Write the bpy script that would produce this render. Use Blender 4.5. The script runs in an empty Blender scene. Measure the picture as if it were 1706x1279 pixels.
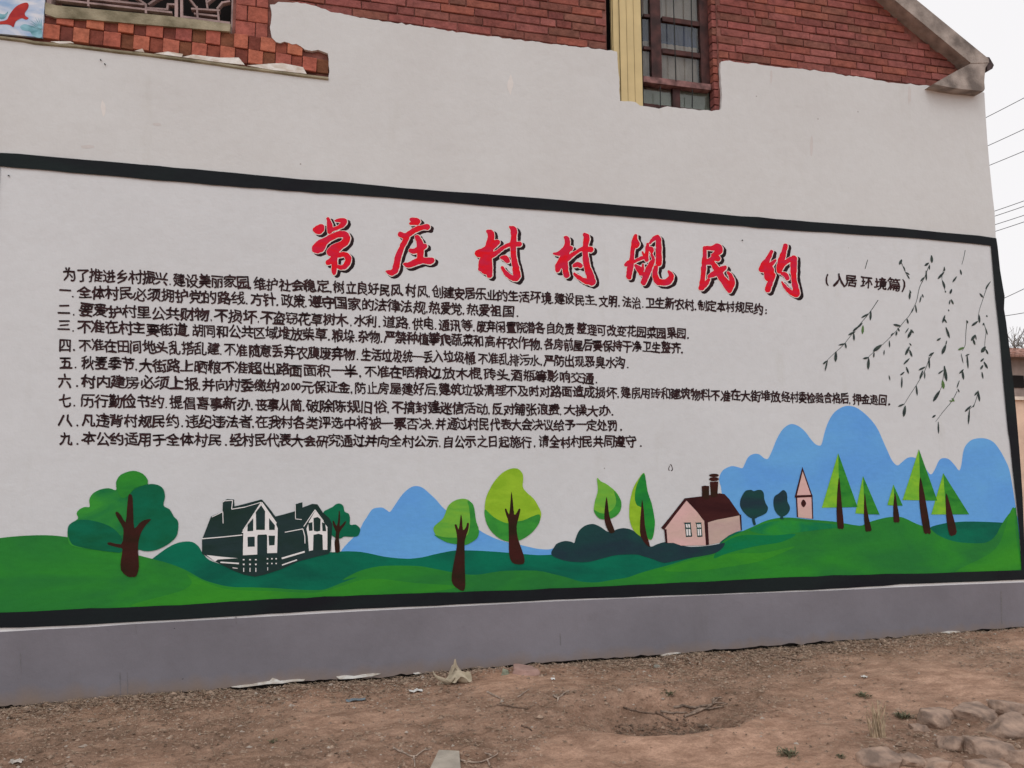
import bpy, bmesh, math, random
import numpy as np
from mathutils import Vector, Matrix, noise
from mathutils.geometry import tessellate_polygon
random.seed(7); rng = np.random.default_rng(7)
SC = bpy.context.scene
COL = SC.collection

# ------------------------------------------------------------ camera
W0, H0, F = 1706.0, 1279.0, 1281.0
CX, CY, CAMH = 853.0, 639.5, 1.5
def _ray(px, py): return np.array([(px-CX)/F, -(py-CY)/F, -1.0])
_X = _ray(5965, 745); _X /= np.linalg.norm(_X)
if _X[0] < 0: _X = -_X
_U = _ray(880, -11260); _U /= np.linalg.norm(_U)
_U = _U - _X*(_U@_X); _U /= np.linalg.norm(_U)
_Y = np.cross(_U, _X)
M = np.array([_X, _Y, _U])                 # world axes seen from the camera
_r = M@_ray(853, 1109)
DIST = -CAMH/_r[2]*_r[1]                   # camera to the painted wall
CAM = np.array([0.0, -DIST, CAMH])
cam_data = bpy.data.cameras.new('camera'); cam = bpy.data.objects.new('camera', cam_data)
COL.objects.link(cam); SC.camera = cam
cam_data.sensor_width = 36; cam_data.lens = F*36/W0
cam_data.clip_end = 3000; cam_data.clip_start = 0.05
mw = Matrix.Identity(4)
for i in range(3):
    for j in range(3): mw[i][j] = M[i][j]
    mw[i][3] = CAM[i]
cam.matrix_world = mw

# ------------------------------------------------------------ overcast daylight
world = bpy.data.worlds.new('World'); SC.world = world; world.use_nodes = True
nt = world.node_tree; bgn = nt.nodes['Background']
sky = nt.nodes.new('ShaderNodeTexSky'); sky.sky_type = 'NISHITA'; sky.sun_disc = False
sky.sun_elevation = math.radians(48); sky.sun_rotation = math.radians(205)
sky.dust_density = 6.0; sky.air_density = 1.0
hs = nt.nodes.new('ShaderNodeHueSaturation'); hs.inputs['Saturation'].default_value = 0.12
mixn = nt.nodes.new('ShaderNodeMix'); mixn.data_type = 'RGBA'; mixn.inputs[0].default_value = 0.9
mixn.inputs[7].default_value = (10.1, 9.95, 10.1, 1)
nt.links.new(sky.outputs[0], hs.inputs['Color']); nt.links.new(hs.outputs[0], mixn.inputs[6])
nt.links.new(mixn.outputs[2], bgn.inputs[0]); bgn.inputs[1].default_value = 0.1
sun_d = bpy.data.lights.new('sun', 'SUN'); sun_d.energy = 0.5; sun_d.angle = math.radians(25)
sun_d.color = (1.0, 0.98, 0.96)
sun = bpy.data.objects.new('sun', sun_d); COL.objects.link(sun)
sun.rotation_euler = Vector((0.35, 0.75, -1.25)).to_track_quat('-Z', 'Y').to_euler()
SC.view_settings.view_transform = 'Standard'; SC.view_settings.look = 'None'
SC.view_settings.exposure = 0.0; SC.view_settings.gamma = 1.0
SC.view_settings.use_curve_mapping = False

# ------------------------------------------------------------ photo pixel -> point on a real plane
def P(px, py, yp=0.0):
    r = M@_ray(px, py); t = (DIST+yp)/r[1]
    return (CAM[0]+t*r[0], yp, CAM[2]+t*r[2])
def G(px, py, z=0.0):
    r = M@_ray(px, py); t = (z-CAMH)/r[2]
    return (CAM[0]+t*r[0], CAM[1]+t*r[1], z)
def R(px, py, d):
    r = M@_ray(px, py)*d
    return (CAM[0]+r[0], CAM[1]+r[1], CAM[2]+r[2])
def crop(ox, oy, s, pts): return [(ox+p[0]/s, oy+p[1]/s)+tuple(p[2:]) for p in pts]
def lin(c):
    c = c/255.0
    return c/12.92 if c <= 0.04045 else ((c+0.055)/1.055)**2.4
KW = 0.53                                     # how much of a vertical face's albedo the sky returns
def wc(r, g, b, k=KW):
    return tuple(min(0.85, max(0.004, lin(v)/k)) for v in (r, g, b))+(1,)

# ------------------------------------------------------------ object helpers
WL = {}
def _link(o, parent, origin):
    COL.objects.link(o)
    pw = WL[parent.name] if parent else (0, 0, 0)
    o.parent = parent
    o.location = tuple(origin[i]-pw[i] for i in range(3))
    WL[o.name] = tuple(origin)
    return o
def tag(o, label=None, cat=None, group=None, kind=None):
    if label: o['label'] = label
    if cat: o['category'] = cat
    if group: o['group'] = group
    if kind: o['kind'] = kind
    return o
def empty(name, loc, label, cat, group=None, parent=None):
    o = bpy.data.objects.new(name, None); o.empty_display_size = 0.1
    _link(o, parent, loc)
    return tag(o, label, cat, group)
def pivot(name, loc, parent): 
    o = bpy.data.objects.new(name, None); o.empty_display_size = 0.05
    return _link(o, parent, loc)
def mk(name, V, Fc, mat, parent=None, origin=None, smooth=False, mats=None, fm=None):
    V = np.asarray(V, dtype=float).reshape(-1, 3)
    if origin is None: origin = tuple(V.mean(axis=0)) if len(V) else (0, 0, 0)
    me = bpy.data.meshes.new(name)
    me.from_pydata((V-np.array(origin)).tolist(), [], [tuple(f) for f in Fc])
    for m in (mats or [mat]): me.materials.append(m)
    if fm is not None: me.polygons.foreach_set('material_index', fm)
    if smooth: me.polygons.foreach_set('use_smooth', [True]*len(me.polygons))
    me.update()
    return _link(bpy.data.objects.new(name, me), parent, origin)
class MB:
    def __init__(s): s.v = []; s.f = []; s.m = []; s.lift = 0
    def add(s, V, Fc, m=0):
        n = len(s.v); s.v += [tuple(map(float, p)) for p in V]
        s.f += [tuple(i+n for i in f) for f in Fc]; s.m += [m]*len(Fc)
    def box(s, x0, x1, y0, y1, z0, z1, m=0):
        V = [(x, y, z) for x in (x0, x1) for y in (y0, y1) for z in (z0, z1)]
        s.add(V, [(0, 1, 3, 2), (4, 6, 7, 5), (0, 4, 5, 1), (2, 3, 7, 6), (0, 2, 6, 4), (1, 5, 7, 3)], m)
    def prism(s, pts, y0, y1, m=0):            # pts: (x,z) outline, clockwise or not
        tri = tess(pts); n = len(pts)
        V = [(x, y0, z) for x, z in pts]+[(x, y1, z) for x, z in pts]
        Fc = [tuple(t) for t in tri]+[tuple(i+n for i in reversed(t)) for t in tri]
        Fc += [(i, i+n, (i+1) % n+n, (i+1) % n) for i in range(n)]
        s.add(V, Fc, m)
    def tube(s, pts, r, n=6, m=0):
        pts = [Vector(p) for p in pts]; rings = []; up = Vector((0.13, 0.21, 1))
        for i, p in enumerate(pts):
            d = (pts[min(i+1, len(pts)-1)]-pts[max(i-1, 0)]).normalized()
            a = d.cross(up)
            if a.length < 1e-3: a = d.cross(Vector((1, 0, 0)))
            a.normalize(); b = d.cross(a); rr = r[i] if hasattr(r, '__len__') else r
            rings.append([p+(a*math.cos(2*math.pi*k/n)+b*math.sin(2*math.pi*k/n))*rr for k in range(n)])
        V = [q for g in rings for q in g]
        Fc = [(i*n+k, i*n+(k+1) % n, (i+1)*n+(k+1) % n, (i+1)*n+k) for i in range(len(pts)-1) for k in range(n)]
        Fc += [tuple(range(n)), tuple(range((len(pts)-1)*n, len(pts)*n))[::-1]]
        s.add(V, Fc, m)
    def build(s, name, mat, parent=None, origin=None, smooth=False):
        mats = mat if isinstance(mat, list) else [mat]
        return mk(name, s.v, s.f, None, parent, origin, smooth, mats=mats, fm=s.m)
def tess(pts):
    return tessellate_polygon([[Vector((p[0], p[1], 0)) for p in pts]])
def smooth_loop(pts, n=5, closed=True):
    pts = [np.array(p, float) for p in pts]; N = len(pts); out = []
    rngi = range(N) if closed else range(N-1)
    for i in rngi:
        if closed: a, b, c, d = pts[i-1], pts[i], pts[(i+1) % N], pts[(i+2) % N]
        else: a, b, c, d = pts[max(i-1, 0)], pts[i], pts[i+1], pts[min(i+2, N-1)]
        for k in range(n):
            t = k/n
            out.append(0.5*((2*b)+(c-a)*t+(2*a-5*b+4*c-d)*t*t+(3*b-a-3*c+d)*t**3))
    if not closed: out.append(pts[-1])
    return out

# ------------------------------------------------------------ materials
def nodes(m): return m.node_tree.nodes, m.node_tree.links
def mat_basic(name, col, rough=0.75, var=0.08, scale=3.0, bump=0.0, bscale=60.0, col2=None, spec=0.3, detail=6.0, metal=0.0):
    m = bpy.data.materials.new(name); m.use_nodes = True; N, L = nodes(m)
    b = N['Principled BSDF']; b.inputs['Roughness'].default_value = rough
    b.inputs['Specular IOR Level'].default_value = spec; b.inputs['Metallic'].default_value = metal
    g = N.new('ShaderNodeNewGeometry')
    n1 = N.new('ShaderNodeTexNoise'); n1.inputs['Scale'].default_value = scale; n1.inputs['Detail'].default_value = detail
    L.new(g.outputs['Position'], n1.inputs['Vector'])
    r = N.new('ShaderNodeValToRGB'); e = r.color_ramp.elements
    c2 = col2 if col2 else tuple(max(0, c*(1-2*var)) for c in col[:3])+(1,)
    e[0].position = 0.34; e[0].color = c2; e[1].position = 0.66; e[1].color = col if col2 else tuple(min(1, c*(1+var)) for c in col[:3])+(1,)
    L.new(n1.outputs[0], r.inputs[0]); L.new(r.outputs[0], b.inputs['Base Color'])
    if bump:
        n2 = N.new('ShaderNodeTexNoise'); n2.inputs['Scale'].default_value = bscale; n2.inputs['Detail'].default_value = 5
        L.new(g.outputs['Position'], n2.inputs['Vector'])
        bp = N.new('ShaderNodeBump'); bp.inputs['Strength'].default_value = bump; bp.inputs['Distance'].default_value = 0.01
        L.new(n2.outputs[0], bp.inputs['Height']); L.new(bp.outputs[0], b.inputs['Normal'])
    return m
def paint(name, c, c2=None, scale=2.2, var=0.07, rough=0.55):
    """brushed wall paint: two tones blended along soft brush patches"""
    m = bpy.data.materials.new(name); m.use_nodes = True; N, L = nodes(m)
    b = N['Principled BSDF']; b.inputs['Roughness'].default_value = rough; b.inputs['Specular IOR Level'].default_value = 0.07
    g = N.new('ShaderNodeNewGeometry'); mp = N.new('ShaderNodeMapping'); mp.inputs['Scale'].default_value = (1, 1, 2.2)
    L.new(g.outputs['Position'], mp.inputs[0])
    n1 = N.new('ShaderNodeTexNoise'); n1.inputs['Scale'].default_value = scale; n1.inputs['Detail'].default_value = 4
    n1.inputs['Distortion'].default_value = 0.6
    L.new(mp.outputs[0], n1.inputs['Vector'])
    r = N.new('ShaderNodeValToRGB'); e = r.color_ramp.elements
    A = wc(*c); B = wc(*c2) if c2 else tuple(v*(1-2*var) for v in A[:3])+(1,)
    e[0].position = 0.36; e[0].color = B; e[1].position = 0.64; e[1].color = A
    L.new(n1.outputs[0], r.inputs[0])
    n3 = N.new('ShaderNodeTexNoise'); n3.inputs['Scale'].default_value = 45; n3.inputs['Detail'].default_value = 6
    mp2 = N.new('ShaderNodeMapping'); mp2.inputs['Scale'].default_value = (0.35, 1, 1)
    L.new(g.outputs['Position'], mp2.inputs[0]); L.new(mp2.outputs[0], n3.inputs['Vector'])
    mr = N.new('ShaderNodeMapRange'); mr.inputs[1].default_value = 0.3; mr.inputs[2].default_value = 0.7
    mr.inputs[3].default_value = 0.955; mr.inputs[4].default_value = 1.03
    L.new(n3.outputs[0], mr.inputs[0])
    mu = N.new('ShaderNodeVectorMath'); mu.operation = 'SCALE'
    L.new(r.outputs[0], mu.inputs[0]); L.new(mr.outputs[0], mu.inputs['Scale']); L.new(mu.outputs[0], b.inputs['Base Color'])
    plaster_bump(N, L, g, b)
    return m
def plaster_bump(N, L, g, b, s=0.24):
    a = N.new('ShaderNodeTexNoise'); a.inputs['Scale'].default_value = 4.5; a.inputs['Detail'].default_value = 9
    a.inputs['Roughness'].default_value = 0.62
    L.new(g.outputs['Position'], a.inputs['Vector'])
    bp = N.new('ShaderNodeBump'); bp.inputs['Strength'].default_value = s; bp.inputs['Distance'].default_value = 0.03
    L.new(a.outputs[0], bp.inputs['Height']); L.new(bp.outputs[0], b.inputs['Normal'])
def plaster(name, base, stain, specks=True, low_dirt=None):
    m = bpy.data.materials.new(name); m.use_nodes = True; N, L = nodes(m)
    b = N['Principled BSDF']; b.inputs['Roughness'].default_value = 0.85; b.inputs['Specular IOR Level'].default_value = 0.1
    g = N.new('ShaderNodeNewGeometry')
    def ramp(src, p0, c0, p1, c1):
        r = N.new('ShaderNodeValToRGB'); e = r.color_ramp.elements
        e[0].position = p0; e[0].color = c0; e[1].position = p1; e[1].color = c1
        L.new(src, r.inputs[0]); return r.outputs[0]
    def nz(scale, detail=6, sc=(1, 1, 1), rough=0.55):
        mp = N.new('ShaderNodeMapping'); mp.inputs['Scale'].default_value = sc
        n = N.new('ShaderNodeTexNoise'); n.inputs['Scale'].default_value = scale; n.inputs['Detail'].default_value = detail
        n.inputs['Roughness'].default_value = rough
        L.new(g.outputs['Position'], mp.inputs[0]); L.new(mp.outputs[0], n.inputs['Vector']); return n.outputs[0]
    def mult(a, bb, f=1.0):
        x = N.new('ShaderNodeMix'); x.data_type = 'RGBA'; x.blend_type = 'MULTIPLY'; x.inputs[0].default_value = f
        L.new(a, x.inputs[6]); L.new(bb, x.inputs[7]); return x.outputs[2]
    c = ramp(nz(0.9, 7), 0.3, stain, 0.62, base)
    c = mult(c, ramp(nz(14, 5, (1, 1, 0.8)), 0.25, (0.965, 0.965, 0.96, 1), 0.6, (1, 1, 1, 1)))
    c = mult(c, ramp(nz(2.2, 8, (1.6, 1, 0.35), 0.6), 0.22, (0.91, 0.90, 0.87, 1), 0.40, (1, 1, 1, 1)))
    if specks:
        v = N.new('ShaderNodeTexVoronoi'); v.inputs['Scale'].default_value = 3.1; L.new(g.outputs['Position'], v.inputs['Vector'])
        c = mult(c, ramp(v.outputs['Distance'], 0.012, (0.45, 0.42, 0.4, 1), 0.022, (1, 1, 1, 1)))
    if low_dirt:                              # splashed mud on the foot of the wall
        sp = N.new('ShaderNodeSeparateXYZ'); L.new(g.outputs['Position'], sp.inputs[0])
        ad = N.new('ShaderNodeMath'); ad.operation = 'MULTIPLY_ADD'; ad.inputs[1].default_value = 0.16; 
        L.new(nz(7, 6, (1, 1, 0.4)), ad.inputs[0]); L.new(sp.outputs[2], ad.inputs[2])
        mr = N.new('ShaderNodeMapRange'); mr.inputs[1].default_value = 0.05; mr.inputs[2].default_value = 0.17
        L.new(ad.outputs[0], mr.inputs[0])
        x = N.new('ShaderNodeMix'); x.data_type = 'RGBA'; L.new(mr.outputs[0], x.inputs[0])
        x.inputs[6].default_value = low_dirt; L.new(c, x.inputs[7]); c = x.outputs[2]
    L.new(c, b.inputs['Base Color'])
    plaster_bump(N, L, g, b, 0.26)
    return m
def mat_brick(name, cols, rough=0.9):
    m = bpy.data.materials.new(name); m.use_nodes = True; N, L = nodes(m)
    b = N['Principled BSDF']; b.inputs['Roughness'].default_value = rough; b.inputs['Specular IOR Level'].default_value = 0.15
    oi = N.new('ShaderNodeObjectInfo'); g = N.new('ShaderNodeNewGeometry')
    r = N.new('ShaderNodeValToRGB'); r.color_ramp.interpolation = 'LINEAR'; e = r.color_ramp.elements
    for i, c in enumerate(cols):
        p = i/(len(cols)-1)
        if i == 0: e[0].position = 0; e[0].color = c
        elif i == len(cols)-1: e[len(e)-1].position = 1; e[len(e)-1].color = c
        else: el = e.new(p); el.color = c
    L.new(oi.outputs['Random'], r.inputs[0])
    n = N.new('ShaderNodeTexNoise'); n.inputs['Scale'].default_value = 14; n.inputs['Detail'].default_value = 8; n.inputs['Roughness'].default_value = 0.7
    L.new(g.outputs['Position'], n.inputs['Vector'])
    r2 = N.new('ShaderNodeValToRGB'); f = r2.color_ramp.elements
    f[0].position = 0.28; f[0].color = (0.56, 0.55, 0.55, 1); f[1].position = 0.62; f[1].color = (1.15, 1.1, 1.08, 1)
    L.new(n.outputs[0], r2.inputs[0])
    x = N.new('ShaderNodeMix'); x.data_type = 'RGBA'; x.blend_type = 'MULTIPLY'; x.inputs[0].default_value = 1
    L.new(r.outputs[0], x.inputs[6]); L.new(r2.outputs[0], x.inputs[7]); L.new(x.outputs[2], b.inputs['Base Color'])
    bp = N.new('ShaderNodeBump'); bp.inputs['Strength'].default_value = 0.7; bp.inputs['Distance'].default_value = 0.012
    n2 = N.new('ShaderNodeTexNoise'); n2.inputs['Scale'].default_value = 40; n2.inputs['Detail'].default_value = 8
    L.new(g.outputs['Position'], n2.inputs['Vector'])
    L.new(n2.outputs[0], bp.inputs['Height']); L.new(bp.outputs[0], b.inputs['Normal'])
    return m
MT = {}
MT['plaster'] = plaster('wall_plaster', (0.675, 0.695, 0.70, 1), (0.635, 0.645, 0.645, 1))
MT['mural_bg'] = plaster('mural_white_paint', (0.69, 0.72, 0.745, 1), (0.655, 0.682, 0.705, 1))
MT['plinth'] = plaster('plinth_grey_paint', wc(100, 98, 104), wc(88, 86, 91), True, wc(104, 92, 84))
MT['white_strip'] = paint('white_primer', (196, 192, 196), var=0.05)
MT['brick'] = mat_brick('red_brick', [wc(88, 60, 52), wc(106, 62, 58), wc(118, 74, 70), wc(94, 56, 53), wc(116, 70, 60), wc(96, 66, 58), wc(112, 66, 63), wc(98, 62, 58)])
MT['brick2'] = mat_brick('orange_brick', [wc(130, 76, 60), wc(138, 80, 64), wc(108, 64, 56), wc(134, 78, 70), wc(100, 60, 52), wc(122, 72, 64)])
MT['mortar'] = mat_basic('old_mortar', wc(100, 66, 60), 0.95, 0.25, 9, 0.5, 80)
MT['concrete'] = mat_basic('weathered_concrete', wc(132, 124, 118), 0.9, 0, 6, 0.5, 60, col2=wc(84, 78, 74), detail=12)
MT['concrete_lt'] = mat_basic('mossy_concrete', wc(128, 122, 104), 0.9, 0, 6, 0.5, 60, col2=wc(78, 74, 58), detail=9)
MT['dark'] = mat_basic('unlit_dark', (0.012, 0.010, 0.010, 1), 1)  # near-black colour stands in for the unlit depth behind openings
MT['maroon'] = mat_basic('maroon_wood', wc(54, 30, 28), 0.55, 0.3, 12, 0.2, 90)
MT['maroon_lt'] = mat_basic('pale_maroon_wood', wc(104, 76, 74), 0.65, 0.3, 14, 0.2, 90)  # paler maroon for the sill rail
MT['cream'] = mat_basic('cream_plastic', wc(158, 144, 106), 0.5, 0.05, 5, 0.0)
MT['iron'] = mat_basic('black_iron', (0.015, 0.018, 0.018, 1), 0.6)
MT['tile_bg'] = paint('blue_white_glaze', (168, 172, 194), (116, 140, 168), 5.0, rough=0.25)
MT['tile_red'] = paint('red_glaze', (142, 46, 42), (118, 34, 38), 8, rough=0.25)
MT['tile_teal'] = paint('teal_glaze', (70, 112, 122), (110, 148, 160), 9, rough=0.25)
MT['lattice'] = mat_basic('lattice_cement', wc(122, 106, 104), 0.85, 0.2, 8, 0.4, 70)
MT['rooftile'] = mat_basic('red_clay_tile', wc(122, 92, 82), 0.9, 0.3, 12, 0.4, 60)
MT['tanwall'] = mat_basic('tan_render', wc(176, 152, 134), 0.9, 0.1, 3, 0.4, 40)
MT['greywall'] = mat_basic('grey_brown_render', wc(120, 108, 102), 0.9, 0.12, 3, 0.4, 40)
MT['bark'] = mat_basic('grey_bark', (0.16, 0.13, 0.11, 1), 0.9, 0.3, 6)
MT['cable'] = mat_basic('cable_rubber', (0.035, 0.03, 0.035, 1), 0.6)
MT['black_red'] = paint('black_border', (22, 28, 29), (20, 21, 25), 1.2)
def glass_mat():
    m = bpy.data.materials.new('window_glass'); m.use_nodes = True; N, L = nodes(m)
    b = N['Principled BSDF']; b.inputs['Roughness'].default_value = 0.06; b.inputs['Base Color'].default_value = (0.9, 0.95, 0.93, 1)
    b.inputs['Transmission Weight'].default_value = 1.0; b.inputs['IOR'].default_value = 1.45
    return m
MT['glass'] = glass_mat()

# ============================================================ GROUND
gl = G(853, 1109)
def base_z(x):                                        # the yard rises a little to the right
    t = (x+2.0)/8.2; t = min(1.6, max(-1.0, t))
    return -0.033+0.050*t
HC = G(1105, 1186)
STONE_BED = []
def ground_z(X, Y):
    X = np.asarray(X, float); Y = np.asarray(Y, float)
    t = np.clip((X+2.0)/8.2, -1.0, 1.6)
    z = -0.033+0.050*t
    near = np.exp(-np.clip(-Y-0.02, 0, None)/0.18)
    z = z+0.010*near-0.030*np.exp(-np.clip(-Y-0.012, 0, None)/0.022)
    q = ((X-HC[0])/0.50)**2+((Y-HC[1])/0.32)**2
    z = z-0.19*np.exp(-q**1.5*1.2)+0.030*np.exp(-(np.sqrt(q)-1.35)**2*5)
    return z
def ax(lo, hi, step, far, grow=1.18):
    a = list(np.arange(lo, hi+1e-6, step)); s = step; v = a[-1]; r = []
    while v < far: s *= grow; v += s; r.append(v)
    s = step; v = a[0]; l = []
    while v > -far: s *= grow; v -= s; l.append(v)
    return np.array(l[::-1]+a+r)
xs = ax(-2.6, 7.2, 0.0125, 900); ys = ax(-3.3, 0.05, 0.0125, 900)
GX, GY = np.meshgrid(xs, ys)
_GR = {}
def fbm(X, Y, octs, seed=0):
    """value noise on numpy grids"""
    out = np.zeros_like(X)
    for (f, a) in octs:
        k_ = seed+int(f*100)
        if k_ not in _GR: _GR[k_] = np.random.default_rng(k_).random((256, 256))
        g = _GR[k_]
        u = X*f; v = Y*f; i = np.floor(u).astype(int); j = np.floor(v).astype(int)
        fu = u-i; fv = v-j; fu = fu*fu*(3-2*fu); fv = fv*fv*(3-2*fv)
        a00 = g[i % 256, j % 256]; a10 = g[(i+1) % 256, j % 256]; a01 = g[i % 256, (j+1) % 256]; a11 = g[(i+1) % 256, (j+1) % 256]
        out += a*((a00*(1-fu)+a10*fu)*(1-fv)+(a01*(1-fu)+a11*fu)*fv-0.5)
    return out
def litter_mask(X, Y):
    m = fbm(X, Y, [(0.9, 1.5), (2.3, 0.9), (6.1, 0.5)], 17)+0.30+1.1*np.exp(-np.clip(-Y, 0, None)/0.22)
    q = ((X-HC[0]+0.02)/0.40)**2+((Y-HC[1])/0.24)**2
    return np.clip(m+1.3*np.exp(-q**2)-0.35*np.exp(-(((X-HC[0]-0.5)/0.9)**2+((Y-HC[1]+0.5)/0.3)**2)), 0, 1)
def relief(X, Y):
    dens = np.exp(-((X-2)**2/80+(Y+1.5)**2/40))
    r = fbm(X, Y, [(0.8, 0.035), (2.1, 0.03), (5, 0.018), (11, 0.012)], 3)
    rough = 0.12+1.5*litter_mask(X, Y)**1.3
    r = r+rough*fbm(X, Y, [(22, 0.013), (41, 0.010)], 5)
    damp = 1-0.75*np.exp(-np.abs(np.clip(Y, -1, 0))/0.05)
    return r*damp*np.clip(dens*1.4, 0.15, 1)
GZ = ground_z(GX, GY)+relief(GX, GY)
def gz(x, y):
    X = np.array([[x]]); Y = np.array([[y]]); return float((ground_z(X, Y)+relief(X, Y))[0, 0])
ny, nx = GX.shape
Vg = np.stack([GX.ravel(), GY.ravel(), GZ.ravel()], 1)
idx = np.arange(nx*ny).reshape(ny, nx)
Fg = np.stack([idx[:-1, :-1].ravel(), idx[:-1, 1:].ravel(), idx[1:, 1:].ravel(), idx[1:, :-1].ravel()], 1)
def ground_mat():
    m = bpy.data.materials.new('bare_earth'); m.use_nodes = True; N, L = nodes(m)
    b = N['Principled BSDF']; b.inputs['Roughness'].default_value = 0.95; b.inputs['Specular IOR Level'].default_value = 0.1
    g = N.new('ShaderNodeNewGeometry')
    def nz(scale, detail=8, rough=0.6, sc=(1, 1, 1)):
        mp = N.new('ShaderNodeMapping'); mp.inputs['Scale'].default_value = sc
        n = N.new('ShaderNodeTexNoise'); n.inputs['Scale'].default_value = scale; n.inputs['Detail'].default_value = detail; n.inputs['Roughness'].default_value = rough
        L.new(g.outputs['Position'], mp.inputs[0]); L.new(mp.outputs[0], n.inputs['Vector']); return n.outputs[0]
    def ramp(src, st):
        r = N.new('ShaderNodeValToRGB'); e = r.color_ramp.elements
        for i, (p, c) in enumerate(st):
            el = e[i] if i < 2 else e.new(p)
            el.position = p; el.color = c
        L.new(src, r.inputs[0]); return r.outputs[0]
    def mixm(a, bb, f, mode='MIX'):
        x = N.new('ShaderNodeMix'); x.data_type = 'RGBA'; x.blend_type = mode
        if isinstance(f, float): x.inputs[0].default_value = f
        else: L.new(f, x.inputs[0])
        L.new(a, x.inputs[6]); L.new(bb, x.inputs[7]); return x.outputs[2]
    c = ramp(nz(1.1, 9, 0.6), [(0.3, (0.47, 0.305, 0.218, 1)), (0.7, (0.66, 0.425, 0.31, 1)), (0.5, (0.57, 0.37, 0.272, 1))])
    at = N.new('ShaderNodeAttribute'); at.attribute_name = 'litter'
    soil = N.new('ShaderNodeRGB'); soil.outputs[0].default_value = (0.155, 0.112, 0.084, 1)
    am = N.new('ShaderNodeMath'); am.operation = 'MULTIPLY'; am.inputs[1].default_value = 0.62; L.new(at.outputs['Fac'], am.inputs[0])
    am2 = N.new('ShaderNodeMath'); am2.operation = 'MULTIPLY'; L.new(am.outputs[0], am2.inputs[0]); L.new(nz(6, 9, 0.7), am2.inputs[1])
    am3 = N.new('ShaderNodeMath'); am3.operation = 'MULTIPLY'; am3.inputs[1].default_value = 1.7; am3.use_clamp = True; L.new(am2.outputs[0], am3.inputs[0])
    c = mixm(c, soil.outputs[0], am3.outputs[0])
    litter = ramp(nz(9, 10, 0.75, (0.6, 1, 1)), [(0.40, (0.62, 0.57, 0.53, 1)), (0.6, (1.1, 1.08, 1.06, 1))])
    c = mixm(c, litter, 0.85, 'MULTIPLY')
    grit = ramp(nz(70, 6, 0.8), [(0.36, (0.5, 0.47, 0.44, 1)), (0.55, (1, 1, 1, 1)), (0.75, (1.4, 1.35, 1.3, 1))])
    c = mixm(c, grit, 0.5, 'MULTIPLY')
    # darker, littered soil along the foot of the wall
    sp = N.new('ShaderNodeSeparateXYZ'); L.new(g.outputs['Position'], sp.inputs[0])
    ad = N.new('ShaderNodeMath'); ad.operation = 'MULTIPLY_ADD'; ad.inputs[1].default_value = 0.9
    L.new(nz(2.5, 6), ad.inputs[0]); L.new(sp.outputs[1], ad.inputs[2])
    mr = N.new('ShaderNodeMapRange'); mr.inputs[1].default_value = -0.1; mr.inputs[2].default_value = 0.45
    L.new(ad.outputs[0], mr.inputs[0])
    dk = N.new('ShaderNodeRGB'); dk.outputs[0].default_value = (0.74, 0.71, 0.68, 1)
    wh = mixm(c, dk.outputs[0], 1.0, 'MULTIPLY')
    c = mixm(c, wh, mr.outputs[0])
    L.new(c, b.inputs['Base Color'])
    bp = N.new('ShaderNodeBump'); bp.inputs['Strength'].default_value = 0.9; bp.inputs['Distance'].default_value = 0.02
    L.new(nz(32, 10, 0.75), bp.inputs['Height']); L.new(bp.outputs[0], b.inputs['Normal'])
    return m
MT['ground'] = ground_mat()
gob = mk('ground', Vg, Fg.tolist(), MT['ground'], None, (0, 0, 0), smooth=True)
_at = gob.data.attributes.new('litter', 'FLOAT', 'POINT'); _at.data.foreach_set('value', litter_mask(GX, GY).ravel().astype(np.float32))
tag(gob, kind='structure')

# ============================================================ THE BRICK HOUSE
YB = 0.022                                     # brick faces sit behind the plaster skin (front at y = 0)
corner_x = P(1640, 152)[0]
house = empty('brick_house', (2.0, 0.0, 0.0), 'white-plastered red brick gable house with grey painted foot, carrying the mural', 'house')
# plaster outline, traced edge by edge on the wall plane
top_edge = [(-330, 22), (-60, 52), (0, 61), (40, 66), (60, 70), (130, 76), (200, 85), (240, 89), (300, 97), (360, 105), (400, 111), (450, 117), (500, 124), (547, 129.5),
            (549, 118), (548, 100), (546, 89), (530, 83), (519, 84), (508, 82), (500, 76), (480, 71), (460, 69), (452, 62), (450, 45), (453, 25), (450, 8), (470, 3), (501, 4), (518, 8), (535, 13), (550, 19), (568, 22), (600, 29),
            (643, 36), (690, 42), (734, 48), (760, 52), (800, 58), (850, 65), (911, 72), (960, 78), (1018, 84), (1028, 86), (1030.5, 120), (1032, 150), (1033, 167), (1045, 168.5), (1058, 170.5), (1066, 174),
            (1073, 176.5), (1085, 178), (1098, 179.5), (1106, 178), (1112, 177), (1120, 179), (1140, 180), (1165, 182), (1193, 184), (1201, 184), (1203, 160), (1201, 130), (1200, 112), (1201, 101),
            (1208, 101), (1215, 102), (1230, 103.5), (1246, 105.5), (1260, 106), (1272, 108), (1299, 112), (1330, 114), (1363, 118), (1390, 122), (1415, 126), (1440, 129), (1458, 132.5), (1480, 137), (1502, 139), (1525, 141),
            (1543, 142.6), (1560, 145), (1581, 147.5), (1600, 150), (1622, 151.6), (1632, 152), (1640, 154)]
right_edge = [(1642, 190), (1645, 235), (1648.5, 275), (1653, 320), (1657, 354), (1659, 397), (1661, 412), (1665, 450), (1670, 480), (1672.5, 493), (1671.5, 515), (1675, 536), (1681, 583), (1684.5, 615), (1688, 647), (1692, 690), (1695, 725), (1697.5, 755), (1700, 790), (1702.5, 830), (1704.5, 880), (1706.5, 930), (1708.5, 965), (1710, 1010), (1711, 1060)]
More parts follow.
